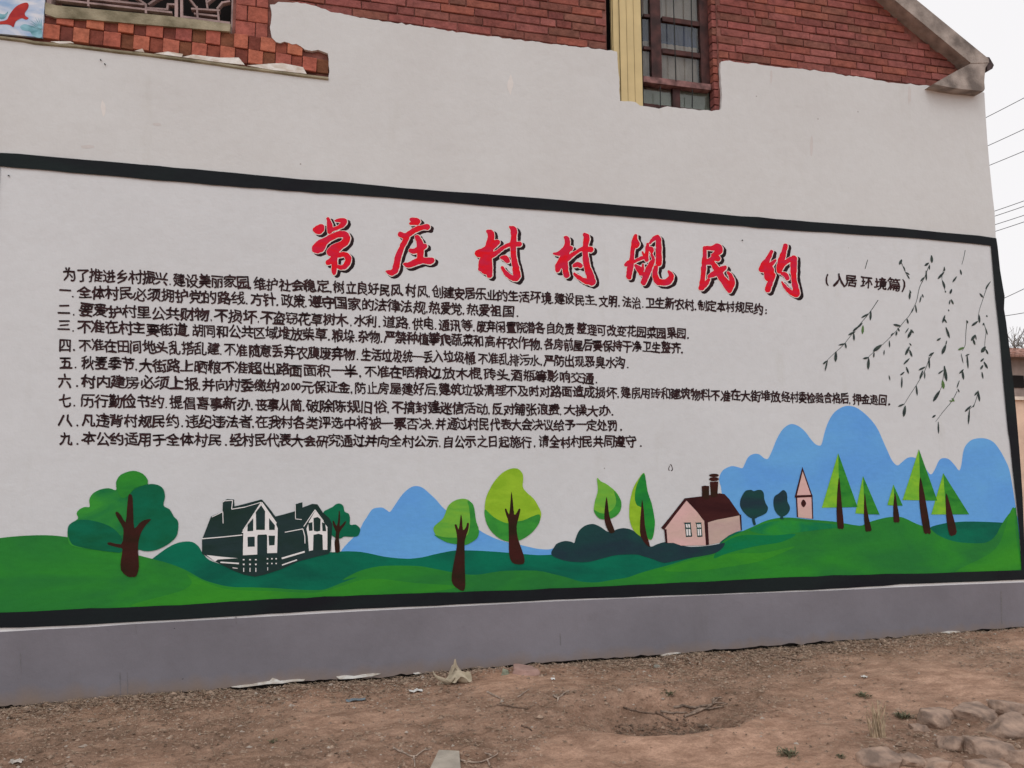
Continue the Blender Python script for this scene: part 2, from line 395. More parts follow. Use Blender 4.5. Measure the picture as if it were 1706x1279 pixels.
def rough_edge(pts, amp=0.7, sub=3):
    out = []
    for i in range(len(pts)-1):
        a, b = pts[i], pts[i+1]
        L_ = math.hypot(b[0]-a[0], b[1]-a[1]); n = max(1, int(L_/6)) if sub else 1
        for k in range(n):
            t = k/n; x = a[0]+(b[0]-a[0])*t; y = a[1]+(b[1]-a[1])*t
            if k or i: x += random.gauss(0, amp*0.5); y += random.gauss(0, amp)
            out.append((x, y))
    out.append(pts[-1]); return out
te = rough_edge(top_edge[:14], 0.25)+rough_edge(top_edge[14:], 0.75)
XLEFT = 2*1.0-(corner_x-0.012)
PW = [P(x, y) for x, y in te+right_edge]
PW.insert(0, (XLEFT, 0, PW[0][2]))
xl = PW[0][0]
# ensure it closes below ground
pl_out = [(p[0], p[2]) for p in PW]+[(PW[-1][0], 0.08), (xl, 0.06)]
# plaster front: polygon minus nothing (window notch is part of the outline)
mb = MB(); mb.prism(pl_out, 0.0, 0.028)
pl = mb.build('plaster', MT['plaster'], house)

# brick core with the window opening and the lattice opening
def px_rect(x0, y0, x1, y1, yp):
    a = P(x0, y0, yp); b = P(x1, y1, yp); c = P(x0, y1, yp); d = P(x1, y0, yp)
    return (a[0]+c[0])/2, (b[0]+d[0])/2, (b[2]+c[2])/2, (a[2]+d[2])/2     # x0,x1,z0,z1
FY = -0.11
fo = P(1527, 0, FY); fo2 = P(1647, 98, FY); fi = P(1502, 0, FY); fi2 = P(1618, 105, FY)
sl = (fo2[2]-fo[2])/(fo2[0]-fo[0]); sli = (fi2[2]-fi[2])/(fi2[0]-fi[0])
AX = 1.0                                        # ridge position
def top_z(x): return fo[2]+sl*(abs(x-AX)+AX-fo[0])
def inn_z(x): return fi[2]+sl*(abs(x-AX)+AX-fi[0])
XR = corner_x-0.012; XL = 2*AX-XR
WX0, WX1, WZ0, WZ1 = px_rect(1012, 60, 1197, 188, 0.03); WZ1 = WZ0+1.75
LX0, LX1, LZ0, LZ1 = px_rect(84, 0, 388, 34, 0.03)
lz_s = P(84, 26, 0.03)[2]; LZ0 = lz_s; LZ1 = LZ0+0.9
core = MB(); YC = YB+0.012
outline = [(XL, -0.3), (XR, -0.3), (XR, top_z(XR)-0.1), (AX, top_z(AX)-0.1), (XL, top_z(XL)-0.1)]
holes = [[(WX0, WZ0), (WX0, WZ1), (WX1, WZ1), (WX1, WZ0)], [(LX0, LZ0), (LX0, LZ1), (LX1, LZ1), (LX1, LZ0)]]
loops = [[Vector((p[0], p[1], 0)) for p in l] for l in [outline]+holes]
tri = tessellate_polygon(loops); flat = [p for l in [outline]+holes for p in l]
core.add([(x, YC, z) for x, z in flat], [tuple(t) for t in tri])
for h_ in holes:                                # reveals of the openings
    n = 4; V = [(x, YC, z) for x, z in h_]+[(x, 0.26, z) for x, z in h_]
    core.add(V, [(i, (i+1) % n, (i+1) % n+n, i+n) for i in range(n)])
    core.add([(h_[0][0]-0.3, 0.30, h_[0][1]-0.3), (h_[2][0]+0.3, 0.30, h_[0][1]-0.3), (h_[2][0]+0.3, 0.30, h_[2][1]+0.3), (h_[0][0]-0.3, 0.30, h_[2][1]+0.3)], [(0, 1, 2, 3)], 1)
n = len(outline); V = [(x, YC, z) for x, z in outline]+[(x, 7.0, z) for x, z in outline]
core.add(V, [(i, (i+1) % n, (i+1) % n+n, i+n) for i in range(n)])
core.add([(x, 7.0, z) for x, z in outline], [tuple(range(n))])
core.build('wall', [MT['mortar'], MT['dark']], house)
mb = MB(); mb.box(XL, XR-0.02, 0.0305, 0.0335, -0.3, 0.12); mb.build('foot_gap_shade', mat_basic('gap_shade_dark', (0.03, 0.025, 0.022, 1), 1.0, 0.2, 20), house)  # near-black strip paints the shade in the gap under the plinth
# plastered return of the corner, follows the traced edge
ed = [P(x, y) for x, y in [(1640, 154)]+right_edge]+[(P(*right_edge[-1])[0], 0, -0.25)]
V = [(p[0]-0.001, 0.0285, p[2]) for p in ed]+[(p[0]-0.001, 7.0, p[2]) for p in ed]; n = len(ed)
mk('side_plaster', V, [(i, i+1, i+1+n, i+n) for i in range(n-1)], MT['plaster'], house)

# plinth, 12 mm proud
def line_px(pts): return [P(x, y) for x, y in pts]
plt = [(-330, 1064), (-40, 1054), (0, 1052.5), (75, 1048), (149, 1044.6), (225, 1039), (300, 1035), (352, 1032), (450, 1026.5), (600, 1018), (700, 1013), (790, 1008.5), (922, 1001.5), (1100, 994.5), (1200, 990.5), (1382, 983.5), (1500, 977.8), (1600, 973.5), (1706, 969.8)]
pp = [(p[0], p[2]) for p in line_px(plt)]+[(ed[-1][0]+0.012, P(1706, 969.8)[2])]
mb = MB(); foot = [(-330, 1206), (-60, 1182), (0, 1176), (60, 1172), (150, 1164.5), (230, 1159), (340, 1149), (450, 1135), (512, 1132.5), (600, 1129), (700, 1121), (853, 1107), (1000, 1096), (1100, 1090), (1200, 1081), (1300, 1074), (1400, 1066.5), (1500, 1060), (1600, 1052), (1706, 1043)]
foot = [(x+random.gauss(0, .8), y+random.gauss(0, 1.0)) for x, y in [(a[0]+(b[0]-a[0])*t/9, a[1]+(b[1]-a[1])*t/9) for a, b in zip(foot[:-1], foot[1:]) for t in range(9)]+[foot[-1]]]
pp.insert(0, (XLEFT, pp[0][1])); po = pp+[(pp[-1][0], P(*foot[-1])[2])]+[(P(*q)[0], P(*q)[2]) for q in foot[::-1]]; po[-1] = (pp[0][0], po[-1][1])
mb.prism(po, -0.012, 0.03); mb.build('plinth', MT['plinth'], house)
# flakes of white plaster at the foot
def px_poly(name, pts, layer, mat, parent, sm=0, base=0.0, thick=0.0):
    q = smooth_loop([p[:2] for p in pts], sm) if sm else pts
    W_ = [P(p[0], p[1], base-0.0) for p in q]
    W_ = [(w[0], w[2]) for w in W_]
    if thick:
        mb = MB(); mb.prism(W_, base-thick, base); return mb.build(name, mat, parent)
    return mk(name, [(x, base-0.0008*layer, z) for x, z in W_], [tuple(t) for t in tess(W_)], mat, parent)
flake = paint('bare_white_plaster', (190, 184, 176), (150, 142, 132), 12)
for pts in ([(385, 1144), (402, 1141), (420, 1139.5), (436, 1136), (449, 1134), (454, 1129), (460, 1131), (467, 1134), (480, 1132.5), (495, 1131), (508, 1131.5), (506, 1134), (488, 1135), (470, 1138), (446, 1139), (425, 1142), (400, 1145)],
            [(560, 1127), (574, 1124.5), (590, 1126), (606, 1123), (622, 1121.5), (634, 1122), (620, 1126), (604, 1128), (588, 1130), (566, 1131)], [(688, 1121), (698, 1119.5), (702, 1121.5), (692, 1123)],
            [(1100, 1091), (1114, 1087.5), (1128, 1086.5), (1134, 1087.5), (1118, 1090), (1104, 1092.5)], [(1567, 1053.5), (1580, 1051), (1596, 1051), (1600, 1053), (1582, 1055)]):
    px_poly('plaster_flake', pts, 0, flake, house, 0, -0.012, 0.006)

# ---- bricks of the gable, one by one
def brick_mesh(name, w, h, d, seed, mat):
    r = random.Random(seed); bm = bmesh.new()
    bmesh.ops.create_cube(bm, size=1.0)
    for v in bm.verts: v.co = Vector((v.co.x*w+r.uniform(-.0025, .0025), v.co.y*d+r.uniform(-.002, .002), v.co.z*h+r.uniform(-.0025, .0025)))
    fe = [e for e in bm.edges if all(v.co.y < 0 for v in e.verts)]
    bmesh.ops.bevel(bm, geom=fe, offset=0.0035, segments=1, affect='EDGES')
    me = bpy.data.meshes.new(name); bm.to_mesh(me); bm.free(); me.materials.append(mat); return me
CP = (P(1230, 50, YB)[2]-P(1230, 62.7, YB)[2])   # course pitch
BL = CP*3.85; BH = CP-0.011
stm = [brick_mesh('brick_face', BL-0.009, BH, 0.07, s, MT['brick']) for s in range(6)]
hdm = [brick_mesh('brick_end', BL/2-0.010, BH, 0.07, s+20, MT['brick']) for s in range(4)]
def plaster_top(x):                              # z of the plaster's top at wall x
    zs = []
    for i in range(len(PW)-len(right_edge)-1):
        a, b = PW[i], PW[i+1]
        if (a[0]-x)*(b[0]-x) <= 0 and abs(a[0]-b[0]) > 1e-6:
            t = (x-a[0])/(b[0]-a[0]); zs.append(a[2]+t*(b[2]-a[2]))
    return max(zs) if zs else -9
view_top = lambda x: P(600+ (x-0.3)*200, 0, YB)[2]
z0 = P(1640, 154)[2]-CP*2.5
bricks = []; far = MB(); ci = 0; z = z0
brick_left = P(452, 30, YB)[0]
while z < top_z(AX):
    x = XL+(0 if ci % 2 else BL*0.25)-BL; rr = random.Random(ci)
    while x < XR:
        w = BL if rr.random() > 0.22 else BL/2
        cxm = x+w/2
        xa, xb = max(x, XL+0.01), min(x+w, XR-0.01)
        ok = xb > xa+0.03
        # keep clear of the openings, the roof and the plastered area
        lim = top_z(x+w if cxm > AX else x)-0.115
        if z+BH/2 > lim: ok = False
        if z < max(plaster_top(x+0.01), plaster_top(x+w-0.01))-CP*0.6 and z < plaster_top(cxm)-CP*0.6: ok = False
        ins = lambda a, b, c, d, m=0.0: (x+w > a-m and x < b+m and z+BH/2 > c and z-BH/2 < d)
        if ins(WX0, WX1, WZ0, WZ1+0.1): 
            if x < WX0-0.04: w2 = WX0-x-0.004; 
            elif x+w > WX1+0.04: w2 = None
            else: ok = False
            if ok:
                if x < WX0: xa, xb = x, WX0-0.004
                else: xa, xb = WX1+0.004, x+w
        if cxm < brick_left+0.02 and z < LZ1+0.2 and cxm > LX0-1.2: ok = False
        if ok:
            cw = xb-xa; seen = z < view_top(cxm)+CP*2 and cxm > 0.0-0.35
            yy = YB+0.035+rr.uniform(-0.003, 0.004)
            if seen and len(bricks) < 236:
                src = rr.choice(stm if cw > BL*0.7 else hdm); full = (BL-0.009) if cw > BL*0.7 else (BL/2-0.010)
                o = bpy.data.objects.new('brick', src); 
                _link(o, house, ((xa+xb)/2, yy, z+rr.uniform(-.0015, .0015)))
                if abs(cw-w) > 0.01: o.scale.x = (cw-0.009)/full
                o.rotation_euler = (0, rr.uniform(-.006, .006), rr.uniform(-.008, .008))
                bricks.append(o)
            else: far.box(xa+.005, xb-.005, YB, YB+0.05, z-BH/2, z+BH/2)
        x += w
    z += CP; ci += 1
farm = mat_brick('gable_brick', [wc(104, 62, 56), wc(114, 66, 62)])
tag(far.build('upper_gable_bricks', farm, house), kind='stuff')

# ---- dog-tooth course, jamb bricks and ledge at the left
lp0 = P(0, 58, 0.03); lp1 = P(530, 123, 0.03)
def ledge_z(x): return lp0[2]+(lp1[2]-lp0[2])*(x-lp0[0])/(lp1[0]-lp0[0])
p174 = P(174, 60, 0.03)[0]; p367 = P(367, 90, 0.03)[0]; DP = (p367-p174)/4.0
DH = (P(200, 60, 0.03)[2]-P(200, 85, 0.03)[2])
sd = DP/math.sqrt(2)
fish_x = P(75, 30)[0]
MT['brick_dark'] = mat_brick('dark_brown_brick', [wc(96, 54, 46), wc(84, 48, 42), wc(108, 60, 50), wc(90, 60, 44)])
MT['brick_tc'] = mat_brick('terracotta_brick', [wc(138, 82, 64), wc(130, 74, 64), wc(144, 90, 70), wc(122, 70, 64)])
chk = {}
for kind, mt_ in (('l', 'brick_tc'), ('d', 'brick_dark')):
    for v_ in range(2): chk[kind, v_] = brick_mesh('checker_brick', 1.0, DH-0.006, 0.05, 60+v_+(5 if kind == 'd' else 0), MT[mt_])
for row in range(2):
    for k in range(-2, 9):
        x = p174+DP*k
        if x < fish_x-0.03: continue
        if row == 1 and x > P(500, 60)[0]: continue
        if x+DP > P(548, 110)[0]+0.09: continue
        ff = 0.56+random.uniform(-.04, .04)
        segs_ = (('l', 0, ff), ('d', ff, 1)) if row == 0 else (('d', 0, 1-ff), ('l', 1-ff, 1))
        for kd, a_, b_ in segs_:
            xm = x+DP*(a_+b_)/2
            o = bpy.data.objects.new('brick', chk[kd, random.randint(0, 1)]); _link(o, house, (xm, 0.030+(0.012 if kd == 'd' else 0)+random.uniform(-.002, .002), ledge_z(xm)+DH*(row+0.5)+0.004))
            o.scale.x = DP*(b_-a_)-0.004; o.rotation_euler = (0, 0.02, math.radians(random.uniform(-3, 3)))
# jamb: stacked bricks right of the lattice window
jm = [brick_mesh('jamb_brick', BL*0.62, DH*1.05, 0.09, s+40, MT['brick2']) for s in range(3)]
jl = P(392, 30, YB)[0]; jr = P(447, 30, YB)[0]
jz = P(420, 62, YB)[2]
for r_ in range(9):
    zc = jz+DH*(r_+0.5)*1.08
    for (a, b) in (((jl, jl+(jr-jl)*0.62), (jl+(jr-jl)*0.62, jr)) if r_ % 2 == 0 else ((jl, jl+(jr-jl)*0.36), (jl+(jr-jl)*0.36, jr))):
        o = bpy.data.objects.new('brick', jm[(r_) % 3]); _link(o, house, ((a+b)/2, YB+0.04+random.uniform(-.003, .003), zc))
        o.scale.x = (b-a-0.006)/(BL*0.62)
# narrow stained ledge under it
lp = [P(x, y) for x, y in top_edge[:14]]
V = []; 
for p in lp: V += [(p[0], -0.014, p[2]-0.014), (p[0], -0.014, p[2]+0.0), (p[0], 0.03, p[2]+0.006), (p[0], 0.0, p[2]-0.022)]
Fc = []
for i in range(len(lp)-1):
    for k in range(3): Fc.append((4*i+k, 4*i+4+k, 4*i+5+k, 4*i+1+k))
    Fc.append((4*i+3, 4*i+7, 4*i+4, 4*i))
mk('ledge', V, Fc, MT['concrete_lt'], house)
for pts in ([(304, 96), (322, 92), (365, 97), (398, 97), (408, 109), (360, 104)], [(412, 110), (450, 107), (470, 106), (505, 113), (511, 124), (450, 117)], [(225, 86), (238, 82), (241, 88)], [(258, 90), (280, 87), (305, 91), (303, 96)], [(85, 70), (118, 70), (124, 73), (100, 74)]):
    px_poly('plaster_lump', pts, 0, flake, house, 0, -0.004, 0.012)

# ---- lattice window
lw = pivot('lattice_window', (LX0, YB, LZ0), house)
LY = 0.055
def lat(pts, w=0.016, y=LY): 
    q = crop(80, 0, 4.265, pts); q = [P(a, b, y) for a, b in q]
    mb = MB()
    for a, b in zip(q[:-1], q[1:]):
        d = np.array([b[0]-a[0], b[2]-a[2]]); L_ = np.linalg.norm(d); d /= L_; nn = np.array([-d[1], d[0]])*w/2; e = d*w*0.35
        c = [(a[0]-e[0]+nn[0], a[2]-e[1]+nn[1]), (b[0]+e[0]+nn[0], b[2]+e[1]+nn[1]), (b[0]+e[0]-nn[0], b[2]+e[1]-nn[1]), (a[0]-e[0]-nn[0], a[2]-e[1]-nn[1])]
        mb.prism(c, y-0.02-random.uniform(0, .004), y+0.02+random.uniform(0, .004))
    return mb.build('lattice_bar', MT['lattice'], lw)
for pts, w in (([(60, 5), (880, 98)], .014), ([(180, -12), (700, 42), (700, 100)], .014), ([(292, -60), (292, 50)], .014), ([(700, 42), (600, -30)], .014), ([(720, 40), (790, -10), (900, -60)], .014), ([(700, 66), (850, 76), (855, 40), (905, 42)], .014),
               ([(460, -20), (510, 12), (560, -12)], .012), ([(915, -120), (915, 130)], .022), ([(952, -120), (952, 138)], .018), ([(960, 128), (1290, 172)], .016), ([(1025, 72), (1220, 84)], .013), ([(1045, 106), (1215, 124)], .013),
               ([(1060, 60), (1066, 138)], .014), ([(1208, 68), (1216, 156)], .014), ([(985, -30), (1060, 66)], .013), ([(1120, -40), (1135, 66)], .013), ([(1205, 70), (1240, 28), (1292, 18)], .013), ([(1130, 30), (1190, -20)], .012)):
    lat(pts, w)
# continues above
for zz in (0.35, 0.6):
    mb = MB(); mb.box(LX0+.01, LX1-.01, LY-.02, LY+.02, LZ0+zz, LZ0+zz+.016); mb.build('lattice_bar', MT['lattice'], lw)
q = [P(a, b, 0.0) for a, b in crop(80, 0, 4.265, [(-20, 18), (60, 40), (880, 118), (1300, 172), (1290, 225), (1250, 222), (600, 168), (300, 140), (60, 128), (-20, 100)])]
mb = MB(); mb.prism([(p[0], p[2]) for p in q], -0.006, 0.08); mb.build('sill', MT['concrete_lt'], lw)
mb = MB(); a = P(76, 30, 0.0)[0]; mb.box(a, LX0+0.012, 0.0, 0.09, LZ0-0.02, LZ1); mb.build('frame', MT['lattice'], lw); mb = MB(); mb.box(LX1-0.012, jl-0.004, 0.035, 0.09, LZ0-0.1, LZ1)
mb.build('frame', MT['lattice'], lw)

# ---- glazed tile panel with the red fish, at the far left
fp = pivot('tile_panel', P(40, 60), house)
pa = crop(0, 0, 7.995, [(-2600, 230), (0, 465), (575, 516), (612, 0), (640, -800), (-2600, -1100)])
px_poly('glazed_panel', pa, 0, MT['tile_bg'], fp, 0, 0.012, 0.02)
def tp(name, pts, layer, mat, sm=3): return px_poly(name, crop(0, 0, 7.995, pts), layer, mat, fp, sm, -0.008)
tp('painted_fish', [(-60, 300), (0, 285), (90, 262), (130, 190), (200, 100), (270, 55), (350, 33), (382, 60), (372, 112), (332, 172), (342, 212), (382, 240), (345, 262), (290, 242), (212, 285), (182, 362), (150, 342), (100, 325), (0, 325), (-60, 340)], 2, MT['tile_red'])
for k, s_ in enumerate(([(270, 350), (330, 320), (420, 345), (520, 360), (560, 420), (550, 500), (440, 480), (400, 420), (300, 400)], [(-20, 180), (60, 190), (110, 150), (70, 240), (0, 250)])): tp('painted_weed', s_, 1+0.3*k, MT['tile_teal'])
for k in range(7):
    a = math.radians(95+k*11); x0, y0 = 560, 390; L_ = 200+random.uniform(-40, 30)
    x1, y1 = x0+math.cos(a)*L_*-1*-1, y0-math.sin(a)*L_*0.9
    tp('painted_weed', [(x0-5, y0), (x0+5, y0), ((x0+x1)/2+5, (y0+y1)/2-4), (x1, y1), ((x0+x1)/2-5, (y0+y1)/2+4)], 3+k*0.3, MT['tile_teal'], 0)

# ---- cream planks beside the window
def plank(x0, x1, ytop, ybot, yf, d=0.02):
    a = P(x0, ybot, yf); b = P(x1, ybot, yf); mb = MB()
    z0_ = min(a[2], b[2]); mb.box(a[0]+.0012, b[0]-.0012, yf, yf+d, z0_, WZ1)
    # raised edge bead
    mb.box(a[0]+.0012, a[0]+.007, yf-.003, yf+d*0.5, z0_+0.002, WZ1-0.002)
    return mb.build('plank', MT['cream'], house)
plank(1019, 1023.5, 0, 84, 0.030); plank(1023.5, 1035, 0, 170, 0.016)
for a, b in ((1035, 1046.7), (1046.7, 1058.6), (1058.6, 1071.5)): plank(a, b, 0, 176, 0.004, 0.03)
mb = MB(); a = P(1020, 150, 0.05)[0]; b = P(1071, 150, 0.05)[0]; mb.box(a, b, 0.036, 0.06, WZ0+0.002, WZ1); mb.build('plank_gap_shade', MT['dark'], house)  # near-black sheet puts the shade of the plank gaps into colour

# ---- window
win = pivot('window', ((WX0+WX1)/2, 0.1, WZ0), house)
c3 = lambda X, Y, y: P(1000+X/5.687, Y/5.687, y)
def wbar(name, X0, Y0, X1, Y1, y, d, mat, up=False):
    a = c3(X0, Y1, y); b = c3(X1, Y1, y); c = c3(X0, Y0, y); 
    e = c3((X0+X1)/2, Y0, y); f = c3((X0+X1)/2, Y1, y)
    mb = MB(); zt = WZ1 if up else e[2]
    mb.box((a[0]+c[0])/2, b[0], y, y+d, f[2] if not up else f[2], zt); return mb.build(name, mat, win)
wbar('stile', 482, 0, 588, 780, 0.10, 0.05, MT['maroon'], True)
wbar('stile', 950, 0, 1048, 800, 0.102, 0.05, MT['maroon'], True)
wbar('frame', 1050, 0, 1110, 1060, 0.075, 0.09, MT['maroon'], True)
for (x0, y0, x1, y1) in ((412, 132, 480, 160), (412, 436, 480, 466), (590, 178, 948, 222), (590, 478, 948, 522)):
    wbar('rail', x0, y0, x1, y1, 0.106, 0.035, MT['maroon'])
for dz in (0.33, 0.66, 1.0):
    a = c3(412, 178, 0.106); b = c3(948, 178, 0.106); zt = a[2]+dz
    mb = MB(); mb.box(a[0], b[0], 0.107, 0.14, zt, zt+0.04); mb.build('rail', MT['maroon'], win)
wbar('sill_rail', 410, 757, 1048, 812, 0.06, 0.09, MT['maroon_lt'])
wbar('stile', 690, 825, 760, 1015, 0.10, 0.04, MT['maroon'])
wbar('rail', 410, 1015, 1110, 1060, 0.085, 0.06, MT['maroon'])
# panes
for (x0, y0, x1, y1) in ((412, 160, 480, 436), (412, 466, 480, 757), (590, 222, 948, 478), (590, 522, 948, 757), (412, 820, 690, 1012), (760, 820, 1048, 1012)):
    a = c3(x0, y1, 0.125); b = c3(x1, y0, 0.125); e = c3((x0+x1)/2, y1, .125)
    mb = MB(); mb.box(a[0]-.01, b[0]+.01, 0.124, 0.128, e[2]-.02, c3((x0+x1)/2, y0, .125)[2]+.02); mb.build('pane', MT['glass'], win)
a = c3(412, 178, .125); b = c3(948, 178, .125); mb = MB(); mb.box(a[0], b[0], 0.124, 0.128, a[2]+0.01, WZ1); mb.build('pane', MT['glass'], win)
# things seen through the glass: pale curtain and papered lower panes
cur1 = mat_basic('curtain_cloth', wc(108, 100, 96, 0.42), 0.9, 0.1, 5); cur2 = mat_basic('dusty_board', wc(92, 96, 90, 0.45), 0.9, 0.1, 5); cur3 = mat_basic('blue_cloth', wc(54, 60, 82, 0.45), 0.9, 0.2, 5)
def folds(x0, x1, z0_, z1_, y, mat, amp=0.006, nf=9):
    V = []; Fc = []; n = 46
    for i in range(n+1):
        x = x0+(x1-x0)*i/n; dy = amp*math.sin(i/n*nf*2*math.pi)+amp*.5*math.sin(i*1.7)
        V += [(x, y+dy, z0_), (x, y+dy*0.8, z1_)]
    for i in range(n): Fc.append((2*i, 2*i+2, 2*i+3, 2*i+1))
    return mk('curtain', V, Fc, mat, win, smooth=True)
aa = c3(400, 757, 0.17); bb = c3(960, 757, 0.17); mid = c3(700, 430, .17)[2]; up_ = c3(700, 200, .17)[2]
folds(aa[0], bb[0]-.04, c3(700, 1010, .16)[2], mid, 0.165, cur1)
folds(aa[0]+.02, bb[0]-.03, mid+.004, up_, 0.18, cur3); folds(aa[0], bb[0], up_+.01, WZ1, 0.19, cur1, 0.008, 7)
for (x0, x1) in ((412, 700), (745, 1048)):
    a = c3(x0, 1012, .14); b = c3(x1, 822, .14); mb = MB(); mb.box(a[0], b[0], 0.138, 0.142, a[2]-.02, c3(x0, 850, .14)[2]); mb.build('inner_board', cur2, win)
for (X, Yt, X2, Yb) in ((693, 0, 718, 770), (862, 0, 876, 775), (568, 815, 570, 1015), (872, 845, 872, 1020)):
    a = c3(X, Yt, 0.05); b = c3(X2, Yb, 0.05); p0 = (a[0], .05, WZ1 if Yt == 0 else a[2])
    mb = MB(); mb.tube([b, a, p0] if Yt == 0 else [b, a], 0.0045, 6); mb.build('iron_bar', MT['iron'], win)
# bare brick reveal at the right of the window
for i in range(18):
    zc = WZ0+CP*(i+0.5)-0.01
    if zc > WZ1: break
    o = bpy.data.objects.new('brick', hdm[i % 4]); _link(o, house, (WX1-0.008, YB+0.055, zc)); o.rotation_euler = (0, 0, math.pi/2); o.scale.x = 0.55

# ---- roof: slabs, raked fascia, corner corbel
rb = MB()
th = 0.10
for s_ in (1, -1):
    xe = XR+0.10 if s_ > 0 else XL-0.10
    xe = fo2[0] if s_ > 0 else 2*AX-fo2[0]
    rb.prism([(AX, top_z(AX)), (xe, top_z(xe)), (xe, top_z(xe)-0.09), (AX, top_z(AX)-0.09)], FY+0.07, 7.2)
rb.build('roof', mat_basic('roof_slab', wc(110, 84, 76), 0.9, 0.2, 4, 0.5, 30), house)
fth = top_z(fi[0])-fi[2]
mb = MB()
nseg = 40
for s_ in (1, -1):
    for i in range(nseg):
        t0, t1 = i/nseg, (i+1)/nseg
        xa = AX+s_*(fi2[0]-AX)*t0; xb = AX+s_*(fi2[0]-AX)*t1
        mb.prism([(xa, top_z(xa)+0.004), (xb, top_z(xb)+0.004), (xb, top_z(xb)-fth), (xa, top_z(xa)-fth)], FY, YC)
mb = MB()
_e = P(1648, 104, FY); mb.prism([(AX, top_z(AX)+.004), (fo2[0], fo2[2]+.004), (_e[0], _e[2]), (fi2[0], fi2[2]), (AX, top_z(AX)-fth)], FY, YC)
mb.build('fascia', MT['concrete'], house)
mb = MB(); xq = 2*AX-fi2[0]
mb.prism([(AX, top_z(AX)+.004), (xq, top_z(xq)+.004), (xq, fi2[2]), (AX, top_z(AX)-fth)], FY, YC); mb.build('fascia', MT['concrete'], house)
# corbel traced on its own plane
cy_ = FY-0.004
cb = [P(x, y, cy_) for x, y in [(1590, 52), (1620, 76), (1646, 98), (1648, 104), (1643, 112), (1642, 122), (1641, 135), (1642, 147), (1640, 151), (1622, 149), (1600, 147), (1581, 144), (1556, 139), (1575, 128), (1600, 114), (1618, 105)]]
cb[0] = (fi2[0]-0.02, cy_, top_z(fi2[0]-0.02)+.006)
mb = MB(); mb.prism([(p[0], p[2]) for p in cb[3:]], cy_+.008, YC-.002); mb.build('corbel', MT['concrete'], house)
tb = [P(x, y, FY+0.04) for x, y in [(1640, 95), (1647, 96), (1654.5, 109), (1652, 115), (1644, 119), (1641, 108)]]
mb = MB(); mb.prism([(p[0], p[2]) for p in tb], FY+0.03, 7.1); mb.build('eave_tile', mat_basic('dark_eave', wc(62, 54, 54), 0.9, 0.3, 10, .5), house)

# ============================================================ THE MURAL
mural = empty('mural', (2.0, -0.001, P(853, 650)[2]), 'wall mural of handwritten rules under a red calligraphy heading, above painted green hills', 'mural')
mxl, mxr = -2.42, None
C5 = (0, 760, 2.7516); C6 = (560, 760, 2.993); C7 = (1060, 660, 2.641); C8 = (1050, 760, 4.874); CH = (320, 810, 5.687); CW = (1360, 380, 3.552)
def cc(c, pts): return crop(c[0], c[1], c[2], pts)
PN = {}
def paintm(key, c, c2=None, **k):
    if key not in PN: PN[key] = paint(key, c, c2, **k)
    return PN[key]
def shape(name, pts, layer, mat, parent=None, sm=4): return px_poly(name, pts, layer, mat, parent or mural, sm)
# border lines traced
bo_top = [(-60, 249), (0, 254.7), (146, 267), (293, 279.6), (390, 288.4), (500, 299), (573, 303.7), (705, 316.3), (793, 322.2), (900, 331), (1000, 339.3), (1100, 348), (1205, 357.5), (1350, 369.5), (1500, 380.7), (1600, 390.5), (1658.5, 397)]
bo_top_in = [(0.5, 277.5), (146, 290.4), (264, 300.7), (381, 310.3), (500, 320), (676, 332), (793, 341.8), (900, 350), (1000, 358), (1088, 364.8), (1234, 377.7), (1350, 386), (1500, 395.3), (1580, 402), (1649.5, 409.5)]
bo_rt_in = [(1653, 450), (1657, 498), (1664, 560), (1670, 633), (1678, 718), (1681, 736), (1686, 785), (1691.6, 834), (1697, 890), (1700.7, 949.5)]
bo_bot_in = [(-60, 1023.5), (0, 1020), (151, 1013), (300, 1007.5), (352, 1003.5), (450, 998), (600, 990.3), (700, 987.5), (852, 983), (980, 977), (1060, 973.5), (1200, 967), (1300, 961.5), (1476, 955.5), (1540, 955), (1600, 952.5)][::1]
bo_bot = [(-60, 1049.5), (0, 1045.5), (105, 1042), (185, 1037), (300, 1031.5), (352, 1028.6), (450, 1022), (600, 1013.5), (700, 1009.5), (790, 1005.4), (922, 998.9), (1100, 992), (1200, 988.5), (1382, 981), (1500, 973.4), (1600, 969), (1706, 965.3)]
def jit(pts, a=0.35):
    out = []
    for p, q in zip(pts[:-1], pts[1:]):
        n = max(1, int(math.hypot(q[0]-p[0], q[1]-p[1])/28))
        for k in range(n):
            t = k/n; out.append((p[0]+(q[0]-p[0])*t+random.gauss(0, a*.3), p[1]+(q[1]-p[1])*t+(random.gauss(0, a) if (k or p is not pts[0]) else 0)))
    out.append(pts[-1]); return out
zl_t, zl_ti = P(-60, 249), P(0, 277.5)
inner_x = P(0.5, 277.5)[0]; zbi = P(0, 1020)[2]; zbo = P(0, 1045.5)[2]
def poly_w(name, pts, layer, mat, parent=mural):   # (x,z) wall coordinates
    return mk(name, [(x, -0.0008*layer, z) for x, z in pts], [tuple(t) for t in tess(pts)], mat, parent)
w2 = lambda pts: [(P(*p)[0], P(*p)[2]) for p in pts]
